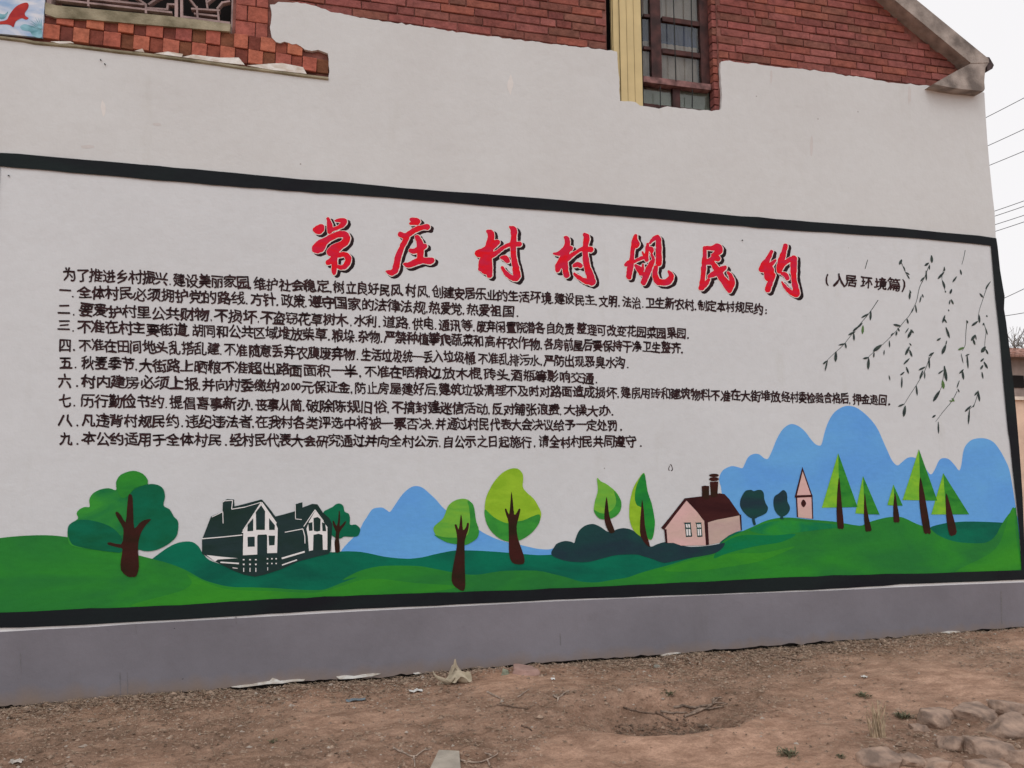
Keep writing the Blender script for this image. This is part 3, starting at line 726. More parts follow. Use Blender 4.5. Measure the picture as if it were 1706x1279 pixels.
# painted white field
poly_w('painted_background', [(inner_x-.02, zl_ti[2]+.01)]+w2([(x, y-3) for x, y in bo_top_in])+w2([(x+3, y) for x, y in bo_rt_in])+w2([(x, y+3) for x, y in bo_bot_in if x > 0][::-1])+[(inner_x-.02, zbi-.01)], 1, MT['mural_bg'])
bk = MT['black_red']
top_o, top_i, bot_o, bot_i = jit(bo_top), jit(bo_top_in), jit(bo_bot), jit(bo_bot_in)
mbp = [(inner_x-0.115, zl_t[2]+.012)]+w2(top_o)
poly_w('painted_border', mbp+w2(top_i[::-1])+[(inner_x-0.115, zl_ti[2]+.003)], 12, bk)
rtop = [(1658.5, 397)]+[(x-0.2, y) for x, y in right_edge if 397 < y < 966]
poly_w('painted_border', w2([(1649.5, 409.5), (1649.8, 396)]+[(x, y) for x, y in rtop]+[(1708, 962)]+[(1701, 962)]+jit(bo_rt_in[::-1])), 12.4, bk)
poly_w('painted_border', [(inner_x-0.115, zbi)]+w2([p for p in bot_i if p[0] >= 0])+w2([(1701, 949.3), (1706, 949.3), (1707.5, 965.2)])+w2([p for p in bot_o if 0 <= p[0] < 1706][::-1])+[(inner_x-.115, zbo)], 12.8, bk)
poly_w('painted_border', [(inner_x-.115, zl_ti[2]), (inner_x, zl_ti[2]), (inner_x+.002, 2.2), (inner_x-.002, 1.1), (inner_x, zbi), (inner_x-.115, zbi)], 13.2, bk)
ws = [p for p in plt if 0 <= p[0] <= 1706]
poly_w('white_strip', [(inner_x-.115, zbo-.001)]+w2([(x, y+0.2) for x, y in bo_bot if x >= 0])+w2([(x, y+2.0) for x, y in ws][::-1])+[(inner_x-.115, P(0, 1054.5)[2])], 1.6, MT['white_strip'])

blue = paintm('sky_blue_paint', (80, 132, 196), (75, 125, 190), scale=1.4)
teal = paintm('teal_green_paint', (8, 88, 66), (10, 70, 56), scale=1.6)
green = paintm('grass_green_paint', (36, 108, 36), (30, 92, 42), scale=1.3)
green2 = paintm('fresh_green_paint', (44, 114, 32), (34, 102, 36), scale=1.3)
navy = paintm('dark_bush_paint', (26, 42, 50), (22, 54, 52), scale=2.0)
brown = paintm('dark_trunk_paint', (48, 22, 20), (34, 24, 16), scale=3)
dkroof = paintm('maroon_paint', (50, 24, 24), (40, 18, 20))
pink = paintm('pink_paint', (168, 138, 136), (158, 136, 128), scale=2)
wht = paintm('white_detail_paint', (196, 204, 202), (180, 186, 186))
dkhouse = paintm('black_green_paint', (30, 44, 46), (24, 40, 36), scale=3)

shape('painted_mountain', cc(C6, [(20, 500), (30, 465), (60, 430), (90, 400), (120, 360), (135, 330), (150, 308), (178, 266), (205, 256), (232, 256), (252, 268), (266, 277), (276, 268), (290, 248), (330, 190), (370, 156), (400, 148), (430, 156), (460, 180), (500, 218), (540, 262), (620, 320), (700, 360), (740, 384), (800, 412), (860, 430), (920, 442), (1000, 460), (1060, 464), (1100, 456), (1100, 500), (900, 515), (400, 530), (100, 510)]), 2, blue)
shape('painted_mountain', cc(C7, [(440, 640), (440, 540), (385, 455), (372, 400), (364, 365), (372, 338), (388, 320), (420, 307), (448, 312), (466, 316), (476, 300), (492, 268), (515, 254), (540, 255), (562, 272), (578, 275), (590, 255), (603, 225), (618, 188), (640, 150), (665, 128), (688, 122), (718, 134), (745, 158), (765, 185), (785, 208), (804, 217), (816, 208), (828, 160), (845, 112), (870, 72), (905, 48), (935, 42), (968, 50), (1005, 76), (1040, 112), (1065, 150), (1085, 195), (1105, 240), (1125, 282), (1148, 304), (1168, 290), (1195, 270), (1225, 270), (1255, 290), (1285, 335), (1300, 342), (1315, 318), (1332, 282), (1350, 272), (1375, 277), (1400, 302), (1420, 326), (1430, 300), (1438, 245), (1450, 215), (1475, 192), (1510, 184), (1545, 188), (1575, 205), (1600, 238), (1622, 278), (1640, 320), (1652, 380), (1668, 480), (1672, 520), (1672, 640), (1200, 660), (700, 640)]), 2, blue)
# hills
shape('painted_hill', cc(C5, [(690, 480), (700, 468), (760, 424), (800, 402), (840, 391), (880, 392), (910, 412), (930, 445), (960, 475), (1010, 494), (1060, 512), (1150, 522), (1250, 514), (1320, 494), (1400, 468), (1500, 441), (1560, 436), (1620, 434)])+cc(C6, [(60, 473), (120, 476), (180, 487), (240, 500), (310, 508), (370, 510), (430, 503), (480, 491), (540, 478), (600, 469), (700, 470), (800, 476), (900, 484), (1000, 492), (1080, 490), (1250, 480), (1500, 470), (1640, 490)])+cc(C7, [(180, 700), (330, 690), (370, 640), (420, 605), (470, 592), (560, 590), (700, 600), (760, 640), (700, 720), (300, 760), (100, 780)])+cc(C6, [(1300, 660), (900, 640), (400, 640), (0, 680)])+cc(C5, [(1400, 650), (1000, 620), (800, 560)]), 3, teal, sm=3)
shape('painted_hill', cc(C7, [(1260, 640), (1285, 582), (1350, 560), (1400, 554), (1450, 551), (1530, 552), (1612, 556), (1640, 560), (1640, 660), (1500, 680), (1350, 670)]), 3.2, teal)
gh = [(-28, 900), (-2, 896.2)]+cc(C5, [(80, 366), (200, 361), (310, 370), (420, 395), (540, 425), (630, 452), (700, 470), (780, 492), (850, 520), (900, 548), (950, 572), (1050, 597), (1150, 600), (1250, 603), (1350, 610), (1450, 613), (1500, 606), (1560, 582), (1640, 552)])+cc(C6, [(30, 618), (100, 578), (170, 556), (250, 545), (400, 546), (470, 556), (550, 572), (620, 585), (700, 590), (780, 578), (850, 570), (1000, 570), (1080, 586), (1150, 603), (1220, 624), (1300, 628), (1380, 615), (1450, 604), (1520, 580)])+cc(C7, [(90, 756), (150, 740), (240, 712), (330, 690), (365, 655), (400, 625), (470, 592), (520, 570), (560, 551), (605, 538), (650, 533), (700, 535), (740, 540), (800, 545), (860, 550), (900, 556), (980, 569), (1010, 560), (1040, 548), (1100, 533), (1140, 530), (1175, 534), (1230, 560), (1290, 582), (1320, 606), (1370, 630), (1430, 643), (1520, 646), (1560, 632), (1585, 605), (1600, 575), (1625, 535), (1650, 505), (1668, 488)])
gb = [(1692, 846), (1697.5, 890), (1702, 951)]+[(x, y+1.5) for x, y in bo_bot_in if x > 0][::-1]+[(-28, 1023)]
gs = [tuple(p) for p in smooth_loop(gh, 3, closed=False)]+gb
px_poly('painted_hill', gs, 4, green, mural)
# brushed lighter swathes
shape('painted_swathe', cc(C5, [(860, 540), (960, 585), (1060, 610), (1260, 618), (1450, 624), (1560, 596), (1700, 560), (1900, 580), (2100, 600), (1700, 650), (1200, 655), (900, 680), (600, 685), (820, 620), (880, 580)]), 4.5, green2)
shape('painted_swathe', cc(C7, [(120, 765), (240, 722), (350, 700), (460, 690), (560, 688), (700, 660), (560, 720), (420, 748), (240, 770)]), 4.5, green2)
shape('painted_swathe', cc(C7, [(500, 590), (560, 560), (650, 545), (760, 552), (860, 562), (940, 572), (820, 585), (700, 600), (600, 612)]), 4.6, paintm('leaf_green_paint', (34, 112, 40), (14, 92, 58), scale=3))
shape('painted_swathe', cc(C7, [(372, 655), (420, 625), (480, 610), (600, 612), (700, 606), (640, 640), (520, 660), (400, 690), (340, 712)]), 4.7, paintm('sea_green_paint', (8, 94, 62), (14, 92, 48), scale=4))
shape('painted_swathe', cc(C7, [(1640, 520), (1662, 492), (1668, 600), (1682, 700), (1688, 760), (1560, 770), (1400, 775), (1540, 700), (1600, 640)]), 4.5, green2)
# dark bushes
shape('painted_bush', cc(C6, [(1072, 480), (1085, 455), (1102, 434), (1140, 422), (1172, 426), (1187, 431), (1194, 408), (1210, 372), (1240, 346), (1280, 337), (1318, 352), (1350, 374), (1375, 374), (1405, 362), (1440, 358), (1480, 370), (1520, 402), (1560, 446), (1590, 446), (1640, 430), (1690, 436), (1690, 500), (1640, 527), (1560, 505), (1500, 490), (1400, 492), (1330, 508), (1250, 527), (1150, 522), (1085, 500)]), 5, navy)
shape('painted_bush', cc(C7, [(-10, 640), (20, 648), (60, 662), (92, 650), (130, 640), (165, 643), (200, 655), (240, 662), (310, 658), (360, 650), (388, 645), (378, 668), (345, 690), (285, 703), (230, 712), (170, 724), (120, 732), (70, 715), (0, 690)]), 5.3, navy)

def tree(parts_, label=None):
    t = pivot('painted_tree', P(*parts_[0][1][0][:2]), mural)
    if label: t['label'] = label
    for k, (nm, pts, mat, sm) in enumerate(parts_): px_poly(nm, pts, 6+0.7*k, mat, t, sm)
    return t
lime = paintm('lime_paint', (116, 150, 38), (104, 140, 32), scale=5)
lime2 = paintm('lime_green_paint', (94, 142, 46), (76, 132, 48), scale=5)
mid = paintm('mid_green_paint', (46, 118, 44), (38, 104, 42), scale=6)
dgr = paintm('pine_green_paint', (24, 96, 44), (30, 110, 40), scale=5)
ftl = paintm('forest_teal_paint', (10, 82, 60), (12, 72, 48), scale=3)
fgr = paintm('forest_green_paint', (44, 116, 42), (16, 84, 50), scale=2.2)
# big tree at the left
tree([('crown', cc(C5, [(320, 402), (310, 350), (320, 312), (358, 286), (352, 262), (365, 243), (390, 232), (412, 231), (410, 200), (425, 172), (460, 152), (500, 146), (533, 154), (533, 118), (555, 84), (610, 66), (655, 80), (678, 108), (680, 128), (720, 130), (748, 148), (757, 185), (750, 225), (778, 243), (797, 275), (815, 295), (818, 325), (810, 365), (785, 392), (750, 415), (700, 433), (640, 428), (600, 436), (520, 438), (440, 428), (370, 420)]), fgr, 3),
      ('crown_lobe', cc(C5, [(590, 190), (620, 150), (680, 128), (720, 130), (748, 148), (757, 185), (750, 225), (778, 243), (797, 275), (815, 295), (818, 325), (810, 365), (785, 392), (750, 415), (700, 433), (640, 428), (600, 380), (585, 280)]), ftl, 3),
      ('crown_lobe', cc(C5, [(312, 350), (320, 312), (370, 290), (450, 300), (520, 330), (560, 380), (560, 436), (520, 438), (440, 428), (370, 415), (330, 400)]), ftl, 3),
      ('crown_highlight', cc(C5, [(536, 150), (536, 118), (556, 88), (610, 70), (652, 83), (676, 110), (672, 128), (620, 145), (590, 180), (560, 190)]), paintm('bright_green_paint', (40, 112, 36), (30, 98, 40)), 3),
      ('trunk', cc(C5, [(590, 178), (600, 174), (609, 190), (612, 270), (617, 330), (640, 306), (664, 291), (694, 288), (672, 312), (650, 345), (636, 390), (634, 440), (638, 505), (626, 548), (608, 552), (585, 550), (555, 520), (556, 470), (563, 425), (545, 418), (500, 406), (494, 398), (506, 393), (556, 403), (566, 365), (566, 330), (546, 295), (530, 262), (538, 253), (556, 270), (577, 302), (583, 240)]), brown, 2)], 'big round painted tree with dark teal crown')
# tree behind the black-green houses
tree([('crown', cc(CH, [(1240, 255), (1290, 215), (1330, 195), (1365, 168), (1400, 163), (1432, 185), (1445, 238), (1482, 258), (1496, 300), (1497, 362), (1550, 362), (1588, 395), (1590, 430), (1565, 472), (1500, 478), (1440, 476), (1400, 495), (1330, 470), (1270, 380)]), paintm('tree_teal_paint', (12, 92, 62), (10, 76, 54)), 3),
      ('trunk', cc(CH, [(1348, 615), (1355, 500), (1362, 430), (1340, 380), (1330, 330), (1345, 330), (1372, 375), (1385, 300), (1390, 235), (1400, 240), (1402, 320), (1400, 380), (1440, 340), (1462, 330), (1440, 375), (1400, 430), (1392, 500), (1400, 618)]), brown, 2)])
# lime trees
tree([('crown', cc(C6, [(485, 368), (492, 345), (530, 312), (545, 280), (560, 245), (592, 220), (632, 211), (665, 222), (688, 262), (697, 320), (712, 370), (702, 408), (668, 432), (640, 442), (600, 438), (550, 428), (505, 402)]), lime2, 3),
      ('crown_shade', cc(C6, [(490, 390), (530, 402), (590, 405), (640, 400), (660, 380), (668, 320), (662, 255), (655, 222), (680, 236), (690, 270), (697, 320), (712, 370), (702, 408), (668, 432), (640, 442), (600, 438), (550, 428), (505, 404)]), mid, 3),
      ('trunk', cc(C6, [(622, 288), (628, 320), (632, 368), (648, 350), (652, 332), (662, 335), (656, 372), (641, 420), (640, 480), (641, 560), (644, 640), (634, 670), (606, 660), (580, 635), (575, 600), (584, 540), (596, 480), (603, 420), (598, 375), (590, 342), (600, 340), (610, 365), (617, 320)]), brown, 2)], 'lime tree in front of the blue mountain')
tree([('crown', cc(C6, [(740, 270), (743, 225), (755, 185), (785, 130), (825, 85), (868, 62), (905, 62), (928, 85), (932, 115), (930, 152), (950, 180), (985, 212), (1008, 250), (1022, 285), (1012, 330), (985, 370), (950, 400), (910, 420), (865, 426), (815, 410), (770, 370), (745, 320)]), lime, 3),
      ('crown_shade', cc(C6, [(740, 265), (770, 290), (800, 312), (850, 333), (890, 326), (935, 318), (975, 300), (1014, 290), (1012, 330), (985, 370), (950, 400), (910, 420), (865, 426), (815, 410), (770, 370), (745, 320)]), mid, 3),
      ('trunk', cc(C6, [(873, 175), (881, 230), (887, 290), (900, 280), (910, 262), (918, 266), (908, 310), (899, 350), (904, 400), (916, 440), (930, 480), (938, 510), (934, 535), (905, 538), (876, 528), (862, 490), (860, 430), (858, 330), (850, 300), (840, 265), (848, 262), (862, 290), (868, 230)]), brown, 2)], 'tallest lime tree, pear shaped crown')
tree([('crown', cc(C6, [(1300, 108), (1318, 124), (1350, 140), (1395, 178), (1418, 220), (1420, 255), (1405, 288), (1370, 310), (1322, 314), (1296, 295), (1284, 268), (1290, 222), (1304, 170)]), lime2, 3),
      ('crown_shade', cc(C6, [(1385, 172), (1418, 218), (1420, 255), (1405, 288), (1370, 310), (1322, 314), (1296, 295), (1284, 266), (1310, 280), (1345, 284), (1380, 262), (1396, 225)]), mid, 3),
      ('trunk', cc(C6, [(1347, 200), (1354, 240), (1360, 290), (1372, 330), (1388, 372), (1378, 382), (1362, 380), (1345, 350), (1336, 310), (1338, 260)]), brown, 2)])
tree([('crown', cc(C6, [(1534, 82), (1545, 130), (1552, 175), (1572, 235), (1585, 300), (1588, 345), (1575, 412), (1545, 410), (1510, 395), (1480, 365), (1463, 320), (1460, 270), (1465, 220), (1480, 160), (1505, 115)]), lime, 3),
      ('crown_shade', cc(C6, [(1534, 82), (1545, 130), (1552, 175), (1572, 235), (1585, 300), (1588, 345), (1575, 412), (1552, 408), (1530, 380), (1522, 300), (1520, 255), (1500, 245), (1488, 215), (1492, 165), (1508, 118)]), dgr, 2),
      ('trunk', cc(C6, [(1524, 215), (1533, 270), (1538, 340), (1550, 400), (1564, 448), (1545, 440), (1518, 400), (1513, 350), (1518, 280)]), brown, 2)], 'slim pointed tree behind the dark bush')
# two dark round trees
tree([('crown', cc(C8, [(955, 274), (980, 272), (1002, 282), (1030, 273), (1062, 274), (1082, 300), (1086, 345), (1100, 385), (1116, 415), (1105, 455), (1070, 478), (1035, 492), (1010, 505), (975, 500), (940, 475), (910, 440), (890, 400), (893, 350), (918, 300), (938, 278)]), navy, 3),
      ('trunk', cc(C8, [(985, 490), (1006, 490), (1010, 520), (1018, 552), (1000, 558), (990, 530)]), navy, 2)])
tree([('crown', cc(C8, [(1238, 273), (1262, 288), (1272, 320), (1274, 365), (1290, 400), (1294, 430), (1278, 462), (1250, 484), (1215, 486), (1185, 460), (1166, 420), (1160, 370), (1170, 325), (1205, 300)]), navy, 3),
      ('trunk', cc(C8, [(1216, 478), (1238, 478), (1240, 500), (1244, 510), (1215, 510)]), navy, 1)])
def pine(apex, L, Rr, basem, trunk):
    a = cc(C7, [apex, basem, L]); b = cc(C7, [apex, Rr, basem])
    t = pivot('painted_tree', P(*a[0]), mural)
    lt = paintm('pine_light_paint', (104, 150, 40), (84, 138, 42), scale=7); dk = paintm('pine_dark_paint', (44, 112, 38), (30, 96, 36), scale=6)
    px_poly('crown', a, 6, lt, t); px_poly('crown_shade', b, 6.3, dk, t)
    px_poly('trunk', cc(C7, trunk), 7.5, brown, t, 2)
pine((887, 250), (815, 490), (972, 487), (893, 489), [(891, 355), (898, 420), (903, 480), (912, 576), (898, 582), (884, 578), (880, 520), (880, 470), (884, 400)])
pine((996, 350), (962, 515), (1069, 520), (1004, 518), [(1004, 425), (1011, 480), (1022, 540), (1034, 588), (1018, 594), (1006, 590), (1000, 530), (1000, 470)])
pine((1130, 388), (1103, 479), (1171, 481), (1136, 481), [(1137, 425), (1146, 475), (1157, 548), (1143, 554), (1130, 550), (1129, 490), (1132, 450)])
pine((1242, 233), (1170, 456), (1323, 459), (1250, 458), [(1248, 355), (1262, 410), (1275, 480), (1294, 598), (1280, 602), (1264, 600), (1250, 520), (1243, 450), (1243, 390)])
pine((1349, 338), (1296, 520), (1463, 519), (1362, 520), [(1361, 425), (1374, 460), (1390, 520), (1408, 596), (1392, 612), (1376, 608), (1364, 550), (1359, 480)])

# pink cottage
ph = pivot('painted_house', P(*cc(C8, [(600, 620)])[0]), mural); ph['label'] = 'pink cottage with dark maroon roof'
def hp(par, cset, name, pts, layer, mat, sm=0): return px_poly(name, cc(cset, pts), layer, mat, par, sm)
hp(ph, C8, 'wall', [(275, 590), (450, 355), (607, 520), (612, 722), (410, 724), (350, 702), (290, 702)], 6, pink)
hp(ph, C8, 'wall', [(610, 535), (888, 474), (903, 598), (860, 612), (800, 640), (720, 700), (640, 716), (612, 722)], 6.4, paintm('pink_grey_paint', (152, 136, 126), (146, 126, 122)))
hp(ph, C8, 'roof', [(440, 340), (575, 325), (720, 300), (762, 305), (800, 345), (845, 410), (892, 478), (800, 496), (700, 515), (622, 538), (590, 516), (540, 450), (455, 358), (360, 480), (272, 597), (262, 590), (248, 580), (330, 480)], 7, dkroof)
hp(ph, C8, 'chimney', [(578, 242), (605, 237), (637, 241), (640, 345), (606, 352), (580, 330)], 7.5, brown); hp(ph, C8, 'chimney', [(644, 207), (712, 205), (704, 330), (652, 332)], 7.9, brown)
for x0, y0, x1, y1 in ((637, 171, 718, 199), (637, 142, 717, 166)):
    hp(ph, C8, 'chimney_pot', [(x0, (y0+y1)/2), ((x0+x1)/2-20, y0), ((x0+x1)/2+20, y0), (x1, (y0+y1)/2), ((x0+x1)/2+20, y1), ((x0+x1)/2-20, y1)], 8, brown, 3)
for pts in ([(598, 520), (627, 528), (637, 718), (612, 722)], [(272, 590), (292, 592), (300, 702), (284, 702)], [(884, 474), (898, 472), (904, 598), (894, 602)]): hp(ph, C8, 'trim', pts, 7.6, dkroof)
for dx in (0, 95):
    w_ = 1.0 if dx == 0 else 0.84
    q = lambda pts: [(432+dx+(x-432)*w_, y) for x, y in pts]
    f_ = hp(ph, C8, 'window', q([(428, 538), (490, 536), (488, 545), (500, 652), (450, 654), (440, 548)]), 7.7, navy)
    for (a, b, c, d) in ((447, 550, 461, 578), (466, 550, 480, 578), (451, 590, 464, 642), (470, 590, 484, 642)): hp(ph, C8, 'window_pane', q([(a, b), (c, b), (c+4, d), (a+4, d)]), 8.4, wht)
# little tower
tw = pivot('painted_tower', P(*cc(C8, [(1400, 400)])[0]), mural)
hp(tw, C8, 'wall', [(1350, 330), (1470, 330), (1478, 506), (1420, 502), (1356, 494)], 6, pink)
hp(tw, C8, 'trim', [(1395, 85), (1478, 325), (1332, 332)], 6.5, dkroof); hp(tw, C8, 'roof', [(1397, 122), (1463, 312), (1350, 316)], 7, pink)
for pts in ([(1333, 318), (1476, 312), (1478, 330), (1335, 336)], [(1342, 334), (1352, 334), (1360, 494), (1350, 492)], [(1468, 328), (1477, 328), (1483, 506), (1474, 506)]): hp(tw, C8, 'trim', pts, 7.6, dkroof)
hp(tw, C8, 'round_window', [(1383, 382), (1403, 350), (1425, 382), (1403, 413)], 8, dkroof, 5)

# the two black-green houses
bh = pivot('painted_house', P(*cc(CH, [(600, 500)])[0]), mural); bh['label'] = 'pair of black and white farmhouses behind a fence'
hp(bh, CH, 'wall', [(95, 505), (180, 285), (290, 238), (292, 140), (335, 120), (398, 124), (402, 190), (520, 160), (655, 124), (668, 130), (730, 205), (790, 285), (880, 262), (975, 235), (982, 168), (1045, 150), (1045, 200), (1140, 165), (1188, 170), (1238, 245), (1300, 300), (1330, 360), (1320, 500), (1312, 612), (1290, 640), (1150, 672), (1000, 712), (850, 782), (700, 832), (600, 855), (500, 838), (400, 800), (300, 752), (230, 715), (140, 660), (95, 640)], 6.5, dkhouse)
hp(bh, CH, 'gable', [(482, 652), (486, 440), (470, 440), (520, 375), (600, 242), (658, 158), (722, 240), (785, 330), (812, 398), (806, 630), (712, 632), (712, 470), (705, 455), (625, 458), (618, 475), (618, 645)], 7.4, wht)
for pts in ([(605, 245), (655, 178), (692, 235), (690, 412), (608, 412)], [(527, 365), (580, 300), (580, 422), (525, 425)], [(730, 300), (785, 368), (783, 412), (730, 412)], [(526, 478), (594, 476), (594, 570), (528, 572)], [(725, 466), (786, 466), (782, 556), (730, 560)]): hp(bh, CH, 'window', pts, 8.2, dkhouse)
hp(bh, CH, 'gable', [(1108, 612), (1098, 480), (1084, 400), (1110, 330), (1165, 232), (1220, 300), (1282, 385), (1282, 600), (1240, 600), (1236, 460), (1200, 448), (1150, 458), (1146, 604)], 7.4, wht)
for pts in ([(1100, 348), (1140, 338), (1142, 418), (1108, 422)], [(1150, 300), (1190, 290), (1218, 310), (1214, 420), (1185, 428), (1154, 420)], [(1230, 340), (1262, 350), (1270, 425), (1236, 422)]): hp(bh, CH, 'window', pts, 8.2, dkhouse, 2 if False else 0)
LN = [0]
def ln(par, cset, pts, w, layer, mat, name='painted_line'):
    q = cc(cset, [p[:2] for p in pts]); ww = w/cset[2]/2; mb = MB()
    LN[0] += 1
    for a, b in zip(q[:-1], q[1:]):
        d = np.array(b)-np.array(a); d /= np.linalg.norm(d); nn = np.array([-d[1], d[0]])*ww
        V = [P(*(np.array(a)+nn)), P(*(np.array(b)+nn)), P(*(np.array(b)-nn)), P(*(np.array(a)-nn))]
        yy = -0.0008*layer-0.0001*(LN[0] % 7)-0.00005*len(mb.f)
        mb.add([(v[0], yy, v[2]) for v in V], [(0, 1, 2, 3)])
    return mb.build(name, mat, par)
for pts, w in (([(95, 496), (280, 480), (478, 460)], 9), ([(188, 290), (240, 266), (292, 240)], 7), ([(292, 240), (295, 350)], 7), ([(292, 148), (310, 136), (385, 132), (376, 216), (500, 196)], 8), ([(500, 196), (655, 150)], 6), ([(482, 420), (600, 240), (658, 150)], 9), ([(662, 152), (800, 350)], 10),
               ([(270, 718), (445, 730)], 13), ([(385, 770), (432, 776)], 7), ([(850, 682), (1068, 618)], 16), ([(852, 745), (995, 695)], 11), ([(880, 434), (1050, 402), (1068, 470), (1070, 540)], 8), ([(1058, 380), (1165, 222), (1245, 330)], 8), ([(978, 175), (980, 308), (1040, 314)], 6)):
    ln(bh, CH, pts, w, 8.6, wht)
hp(bh, CH, 'fence', [(138, 650), (220, 712), (245, 692), (432, 680), (300, 668)], 8, wht)
hp(bh, CH, 'painted_line', [(1320, 505), (1345, 508), (1355, 622), (1322, 622)], 10.6, wht)
mb = MB()
def dot(x, y, w, h):
    q = cc(CH, [(x-w, y-h), (x+w, y-h), (x+w, y+h), (x-w, y+h)]); V = [P(*p) for p in q]
    mb.add([(v[0], -0.0008*8.8, v[2]) for v in V], [(0, 1, 2, 3)])
for x in (490, 550, 605):
    dot(x, 694, 8, 6); dot(x, 738, 8, 7); dot(x, 790, 4, 19)
for x in (715, 757, 797): dot(x, 685, 7, 6); dot(x, 730, 6, 6)
dot(717, 780, 3, 15); mb.build('fence', wht, bh)

# ---- willow sprays
wil = [paintm('willow_ink', (32, 40, 42), (48, 58, 54), scale=20), paintm('willow_green', (70, 96, 52), (60, 84, 52), scale=20)]
BR = [([(365, 425), (310, 505), (230, 600), (160, 690), (100, 745), (45, 800)], [(310, 505, 265, 530, 8), (322, 490, 318, 545, 10), (275, 575, 272, 625, 11, 1), (272, 560, 240, 590, 9), (230, 612, 188, 632, 9), (220, 620, 222, 665, 9), (175, 682, 130, 692, 7), (170, 680, 175, 710, 8), (115, 730, 112, 790, 13), (60, 785, 38, 805, 8), (65, 780, 50, 845, 7), (250, 580, 215, 610, 9)]),
      ([(665, 225), (640, 290), (610, 350), (595, 420), (580, 460), (550, 515), (520, 550), (470, 610), (400, 680), (330, 740), (300, 770)], [(680, 160, 683, 205, 12), (665, 205, 640, 222, 10), (668, 215, 668, 245, 6), (648, 250, 650, 310, 7), (635, 290, 615, 315, 7), (625, 390, 632, 410, 6), (620, 400, 610, 440, 6), (585, 455, 592, 500, 7), (575, 470, 560, 500, 6), (535, 535, 542, 565, 8), (500, 580, 455, 570, 10), (480, 590, 490, 610, 7), (475, 610, 470, 635, 8), (455, 620, 440, 635, 6), (385, 690, 335, 728, 16), (430, 665, 432, 705, 6), (340, 735, 338, 765, 6), (400, 720, 398, 750, 5), (310, 765, 275, 772, 9), (308, 770, 305, 835, 12)]),
      ([(500, 195), (515, 235), (535, 280)], [(505, 185, 490, 215, 12), (515, 225, 525, 255, 5), (525, 260, 550, 275, 7), (535, 275, 550, 300, 6), (550, 365, 560, 385, 5), (553, 375, 550, 420, 9), (555, 600, 575, 620, 8), (565, 600, 540, 650, 12), (545, 590, 525, 620, 5), (550, 680, 560, 695, 6), (550, 700, 525, 750, 11), (550, 720, 565, 760, 9), (550, 770, 515, 805, 8), (530, 820, 545, 860, 8), (520, 850, 495, 870, 7), (505, 880, 503, 945, 7)]),
      ([(690, 740), (665, 780), (640, 845), (590, 930), (550, 990), (520, 1040)], [(695, 735, 665, 755, 9), (665, 760, 668, 830, 8), (645, 820, 605, 840, 9), (630, 840, 610, 890, 8), (640, 850, 640, 890, 6), (590, 930, 596, 990, 8), (520, 1040, 483, 1055, 8), (525, 1050, 515, 1115, 14), (428, 870, 435, 900, 5)]),
      ([(758, 228), (742, 300), (765, 380)], [(755, 230, 758, 255, 7), (755, 260, 718, 300, 10), (745, 310, 760, 355, 10), (760, 370, 765, 380, 6), (800, 360, 790, 388, 10), (795, 420, 810, 450, 8), (790, 425, 785, 450, 6), (780, 480, 783, 492, 5), (760, 515, 745, 560, 9), (750, 530, 770, 560, 7), (765, 585, 787, 650, 10), (735, 650, 712, 665, 8), (765, 690, 742, 745, 14), (770, 665, 765, 690, 5)]),
      ([(760, 815), (750, 880), (740, 940), (700, 1015)], [(755, 815, 770, 905, 14), (750, 840, 720, 862, 7), (745, 900, 752, 950, 14, 1), (730, 960, 690, 1025, 14)]),
      ([(880, 130), (870, 180), (860, 215)], [(850, 245, 858, 275, 8), (830, 285, 805, 320, 8)]),
      ([(1030, 315), (1005, 360), (985, 420), (965, 480), (958, 520)], [(1025, 320, 1000, 360, 7), (965, 385, 985, 410, 8), (960, 510, 965, 560, 10), (955, 550, 918, 578, 10), (1005, 515, 1010, 525, 7), (940, 630, 915, 665, 12), (925, 655, 938, 690, 9), (940, 630, 945, 660, 5)]),
      ([(890, 550), (884, 620), (880, 690), (862, 725)], [(888, 545, 895, 562, 8), (875, 705, 838, 720, 10, 1), (855, 740, 868, 800, 4), (890, 745, 897, 830, 8), (880, 755, 905, 745, 5), (870, 835, 845, 860, 8), (862, 840, 870, 895, 10), (845, 900, 830, 945, 5), (835, 950, 845, 970, 5)]),
      ([(832, 965), (800, 1025), (750, 1085), (705, 1145)], [(800, 1005, 815, 1025, 8, 1), (785, 1020, 805, 1025, 6, 1), (705, 1105, 685, 1120, 8), (720, 1145, 722, 1215, 7)]),
      ([(990, 560), (1003, 610), (998, 660), (994, 710)], [(990, 560, 985, 575, 7), (1000, 590, 1012, 630, 5), (1000, 700, 975, 735, 16), (1000, 715, 1015, 745, 8), (990, 770, 970, 790, 8), (990, 790, 1012, 830, 10), (985, 810, 970, 835, 9), (978, 850, 985, 890, 7)]),
      ([(958, 965), (935, 1040), (905, 1070)], [(955, 960, 965, 1025, 10), (955, 965, 935, 990, 8), (915, 1050, 878, 1085, 9), (905, 1070, 898, 1160, 8), (935, 1040, 925, 1060, 5)]),
      ([(303, 187), (288, 240)], [])]
